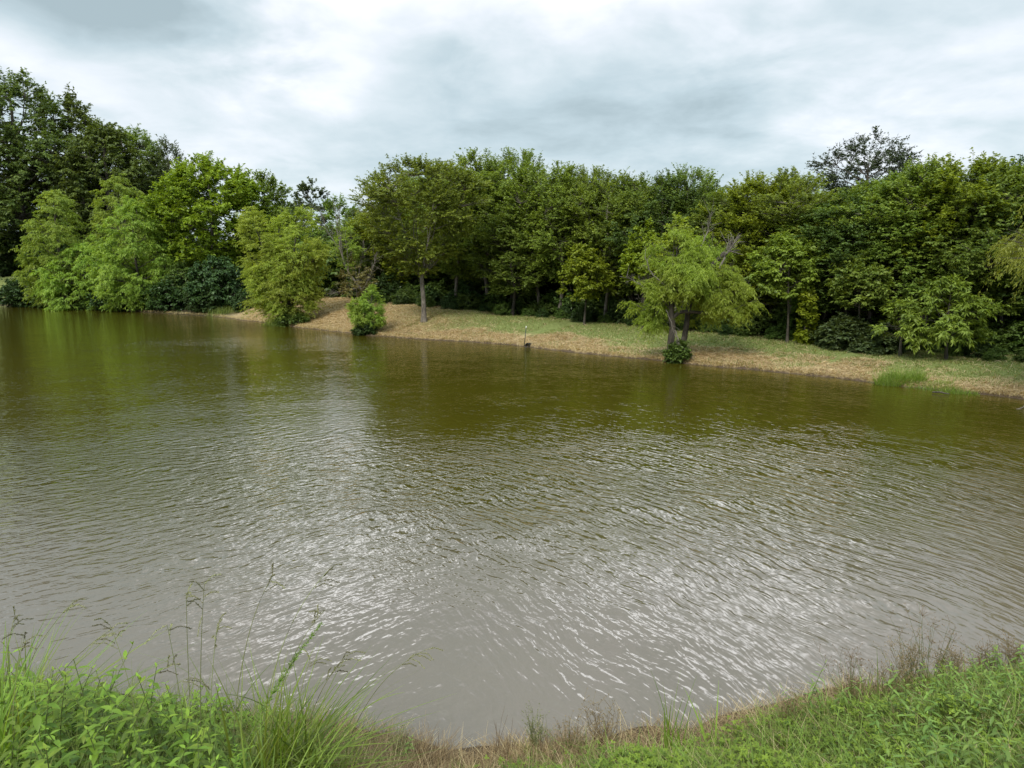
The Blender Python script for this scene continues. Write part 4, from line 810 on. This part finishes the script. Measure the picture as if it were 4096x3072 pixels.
S = [((760, 2900), (745, 2375), 3.3, 3.3, 'straight pale grass stem with one seed spike pointing right', .0, 3), ((790, 2900), (818, 2335), 3.35, 3.4, 'tallest upright seeding grass stem with spikes like a star', .0, 6),
     ((905, 2880), (1090, 2305), 3.4, 3.5, 'long stem bowing right to a small drooping tip, left of the pair', .12, 4), ((1010, 2900), (1310, 2285), 3.5, 3.6, 'longest arching stem of the group, its tip furthest up the water', .10, 4),
     ((1040, 2880), (1300, 2440), 3.4, 3.5, 'arching stem below the longest one with a hooked tip', .08, 4), ((745, 3000), (668, 2500), 3.1, 3.2, 'dark leaning stem with a spike to either side', .0, 3),
     ((30, 2900), (430, 2528), 3.3, 3.5, 'thin stem slanting up right from the left edge with forked spikes', .05, 4), ((-60, 2800), (285, 2416), 3.3, 3.6, 'stem slanting from the left edge to a long drooping spike', .06, 3),
     ((-40, 2800), (60, 2460), 3.3, 3.5, 'arched stem at the very left edge with hanging spikes', .10, 5), ((10, 2850), (100, 2540), 3.2, 3.3, 'short stem with purple-brown spikes at the left edge', .03, 5),
     ((330, 2950), (690, 2660), 3.2, 3.3, 'low stem bowing right just above the leafy weeds', .10, 4), ((480, 2960), (760, 2710), 3.2, 3.3, 'low bent stem lying over the leafy weeds', .12, 3),
     ((1180, 2960), (1380, 2625), 3.4, 3.5, 'leaning stem with a dense bunch of spikes left of the bare shore', .03, 8), ((1350, 2960), (1700, 2600), 3.6, 3.8, 'arched stem with spikes reaching right over the bare shore', .10, 6),
     ((820, 2900), (870, 2500), 3.4, 3.5, 'thin stem with a cluster of short spikes beside the star-topped one', .02, 6), ((560, 2900), (440, 2500), 3.3, 3.4, 'slender stem leaning left above the weeds with three spikes', .0, 4),
     ((1150, 2950), (1240, 2640), 3.3, 3.4, 'short stem in the grass right of the fuzzy shoot', .03, 3)]
for i, (b_, t_, y0, y1, lab, sg, hd) in enumerate(S): stem(b_, t_, y0, y1, lab, sg, hd, 300 + i)
# fuzzy shoot
b0 = at(900, 2900, 3.4); t0 = at(1290, 2490, 3.5); gz1 = gz_(b0[0], b0[1]); fz = empty('fuzzy_shoot', (b0[0], b0[1], gz1)); tag(fz, 'fuzzy light green shoot of fine leaves leaning right over the water', 'plant')
A = np.array([[0, 0, 0.]]); E = (t0 - np.array([b0[0], b0[1], gz1]))[None]; M = E * np.array([[.45, .5, .62]]); P = bez(A, M, E, 20); V_, F_ = tubes(P, np.linspace(.003, .0012, 20)[None], 5); link('stem', mesh('fuzzy_stem', V_, F_, CULM, {'rnd': np.full(len(V_), .5)}), fz)
rr = np.random.RandomState(4); m_ = 420; s_ = .25 + .75 * rr.rand(m_); idx = s_ * 19; i0_ = np.minimum(idx.astype(int), 18); fr_ = (idx - i0_)[:, None]; c_ = P[0, i0_] * (1 - fr_) + P[0, i0_ + 1] * fr_; tg = norm(P[0, i0_ + 1] - P[0, i0_])
ax_ = norm(rr.randn(m_, 3)); D = norm(tg * .8 + ax_ * .75); V_, F_ = kites(c_, D, rr.randn(m_, 3), .050 * (1.15 - s_ * .85) * (.7 + .6 * rr.rand(m_)), np.full(m_, .0042)); link('foliage', mesh('fuzzy_foliage', V_, F_, WEED2, {'rnd': np.repeat(.3 + .6 * rr.rand(m_), 4)}, smooth=False), fz)
# long blade tufts
def ntuft(name, label, px, Y, n, L, W, mat, rad, lean, group=None, dirv=None, split=False, cat='grass tuft', seg=6):
    x = at(px, 2900, Y)[0]; z = gz_(x, Y); e = empty(name, (x, Y, z)); tag(e, label, cat, group); a = rg.rand(n) * 6.28; r0 = rad * np.sqrt(rg.rand(n)); q = np.stack([np.cos(a) * r0, np.sin(a) * r0, np.zeros(n)], 1)
    q[:, 2] = height(q[:, 0] + x, q[:, 1] + Y)[0] - z - .01; LL = L * (.5 + .6 * rg.rand(n)); WW = W * (.7 + .5 * rg.rand(n)); le = lean * (.2 + 1.0 * rg.rand(n))
    V_, F_, c_ = blades(rg, q, LL, WW, le, seg, dirv=dirv); rn = rg.rand(n)
    if split:
        f0 = F_.reshape(seg, n, 4)
        for i in range(n): link('blade', mesh('blade', V_[i * c_:(i + 1) * c_], f0[:, 0] - 0, mat, {'rnd': np.full(c_, rn[i])}, smooth=False), e)
    else: link('blades', mesh(name, V_, F_, mat, {'rnd': np.repeat(rn, c_)}, smooth=False), e)
    return e
for i, (px, Y_, n, L_, lab) in enumerate([(1010, 3.3, 60, .50, 'arching grass tuft right behind the leafy weeds'), (1130, 3.5, 70, .48, 'thick tuft of long grass leaning right at the end of the weeds'), (1230, 3.4, 60, .42, 'long grass tuft nearest the bare shore'),
                                      (1080, 3.0, 50, .42, 'long-bladed tuft in front of the arching ones'), (20, 3.5, 60, .55, 'tall grass tuft at the left edge'), (-60, 3.2, 60, .55, 'grass tuft cut by the left edge'), (100, 3.7, 40, .45, 'grass tuft behind the leftmost weeds'),
                                      (880, 2.9, 40, .35, 'short broad-bladed tuft low in the weeds'), (1330, 3.2, 40, .32, 'thin green tuft at the edge of the brown thatch')]):
    ntuft('grass_tuft', lab, px, Y_, n, L_ * 1.5, .014, GRASSB if i % 2 else GRASS, .10, .95, dirv=(.5, 0, 0))
ntuft('sword_grass', 'clump of broad upright grass swords above the water, right of centre', 2700, 4.05, 18, .62, .013, GRASSB, .06, .30, split=True)
ntuft('sword_grass', 'pair of broad grass swords crossing beside the clump', 2860, 4.05, 9, .42, .013, GRASSB, .08, .45, split=True)
ntuft('sword_grass', 'broad blades standing among the sedges on the right', 3480, 4.2, 10, .46, .012, GRASS, .08, .5, split=True)
ntuft('sword_grass', 'single broad blades at the right edge of the near bank', 4060, 4.3, 8, .36, .014, GRASS, .08, .3, split=True)
ntuft('sword_grass', 'three curled broad blades at the bottom of the weeds', 500, 2.75, 5, .20, .012, GRASSB, .04, .7, split=True)
def sedge(px, Y, n, L, label, mat=GRASS, rad=.06, twigs=0, tmat=BROWNG, seed=0):
    rr = np.random.RandomState(seed); x = at(px, 2850, Y)[0]; z = gz_(x, Y); e = empty('sedge', (x, Y, z)); tag(e, label, 'sedge', 'sedges along the near water edge')
    a_ = rr.rand(n) * 6.28; r0 = rad * rr.rand(n); A = np.stack([np.cos(a_) * r0, np.sin(a_) * r0, -.01 * np.ones(n)], 1); LL = L * (.55 + .5 * rr.rand(n)); D = norm(np.stack([rr.randn(n) * .22, rr.randn(n) * .22, np.ones(n)], 1)); E = A + D * LL[:, None]; M = (A + E) / 2 + rr.randn(n, 3) * .01
    V_, F_ = tubes(bez(A, M, E, 5), np.linspace(.0019, .0006, 5)[None] * np.ones((n, 1)), 4); link('stalks', mesh('sedge_stalks', V_, F_, mat, {'rnd': np.full(len(V_), .3)}), e)
    if twigs:
        B_ = bez(A, M, E, 5); t_ = rr.randint(0, n, twigs); A2 = B_[t_, 2 + rr.randint(0, 3, twigs)]; D2 = norm(np.stack([rr.randn(twigs) * .8, rr.randn(twigs) * .8, .4 + rr.rand(twigs)], 1)); E2 = A2 + D2 * (.03 + .06 * rr.rand(twigs))[:, None]
        V1, F1 = tubes(np.stack([A2, E2], 1), np.array([[.0009, .0006]]) * np.ones((twigs, 1)), 3); m_ = twigs * 3; V2, F2 = kites(np.repeat(E2, 3, 0), norm(rr.randn(m_, 3)), rr.randn(m_, 3), np.full(m_, .008), np.full(m_, .005))
        Vj, Fj = join([(V1, F1), (V2, F2)]); link('seed_sprays', mesh('seed_sprays', Vj, Fj, tmat, {'rnd': rr.rand(len(Vj))}, smooth=False), e)
for i, a_ in enumerate([(2005, 4.1, 12, .26, 'few dark bare stalks left of the centre shore'), (2150, 4.2, 20, .22, 'sedge with pale seed sprays at the centre shore'), (2290, 4.1, 16, .20, 'short sedge between the centre stalks and the brown spray'), (2420, 4.25, 26, .24, 'brown branching seed spray right of centre'),
                     (3160, 4.1, 18, .24, 'thin sedge beside the narrow-leaved plants'), (3420, 4.35, 34, .34, 'dense reddish sedge left of the tall stalks'), (3560, 4.5, 30, .30, 'reddish seeding sedge in the right-hand fringe'), (3700, 4.6, 14, .50, 'tallest straight stalks on the right part of the near shore'),
                     (3640, 4.7, 40, .32, 'red-brown cloud of seeding sedge below the tall stalks'), (3780, 4.85, 40, .32, 'red-brown sedge right of the tallest stalks'), (3900, 4.95, 40, .34, 'sedge leaning up the shore near the right corner'), (4030, 5.1, 40, .34, 'brown sedge by the right edge of the near shore'), (1600, 4.0, 12, .22, 'small weedy stalks left of the dead clump')]):
    px, Y_, n, L_, lab = a_; sedge(px, Y_, n, L_ * (1.2 if px < 3750 else .8), lab, [GRASS, BROWNG][i in (0, 3)], .10 if n > 24 else .06, 0 if i == 0 else n * 9, [BROWNG, CULM][i in (1, 12)], 400 + i)
# narrow-leaved upright plants on the right
NAR = [WeedKind(230 + i, .42, 13, .07, .17, WEED2, .35, .15) for i in range(2)]
for i, (px, Y_, s_, lab) in enumerate([(3225, 4.1, 1.05, 'tallest narrow-leaved plant on the right near shore'), (3190, 4.15, .65, 'short narrow-leaved plant left of the tallest one'), (3290, 4.2, .70, 'narrow-leaved plant between the tallest and the withered one'), (3345, 4.15, .98, 'narrow-leaved plant with a withered drooping head'), (1620, 3.9, .62, 'thin green weed beside the dead grass clump')]):
    x = at(px, 2850, Y_)[0]; NAR[i % 2].put('narrow_leaved_plant', (x, Y_, gz_(x, Y_)), i * 1.3, s_, lab, 'plant', 'narrow-leaved plants by the near water', True)
# dead grass clump on the shore
ntuft('dead_grass_clump', 'clump of matted brown dead grass at the water edge left of centre', 1690, 4.05, 420, .26, .003, BROWNG, .15, .9)
ntuft('dead_grass_clump', 'small straw-coloured clump on the shore at centre', 2060, 4.15, 200, .12, .003, STRAW, .10, 1.2)
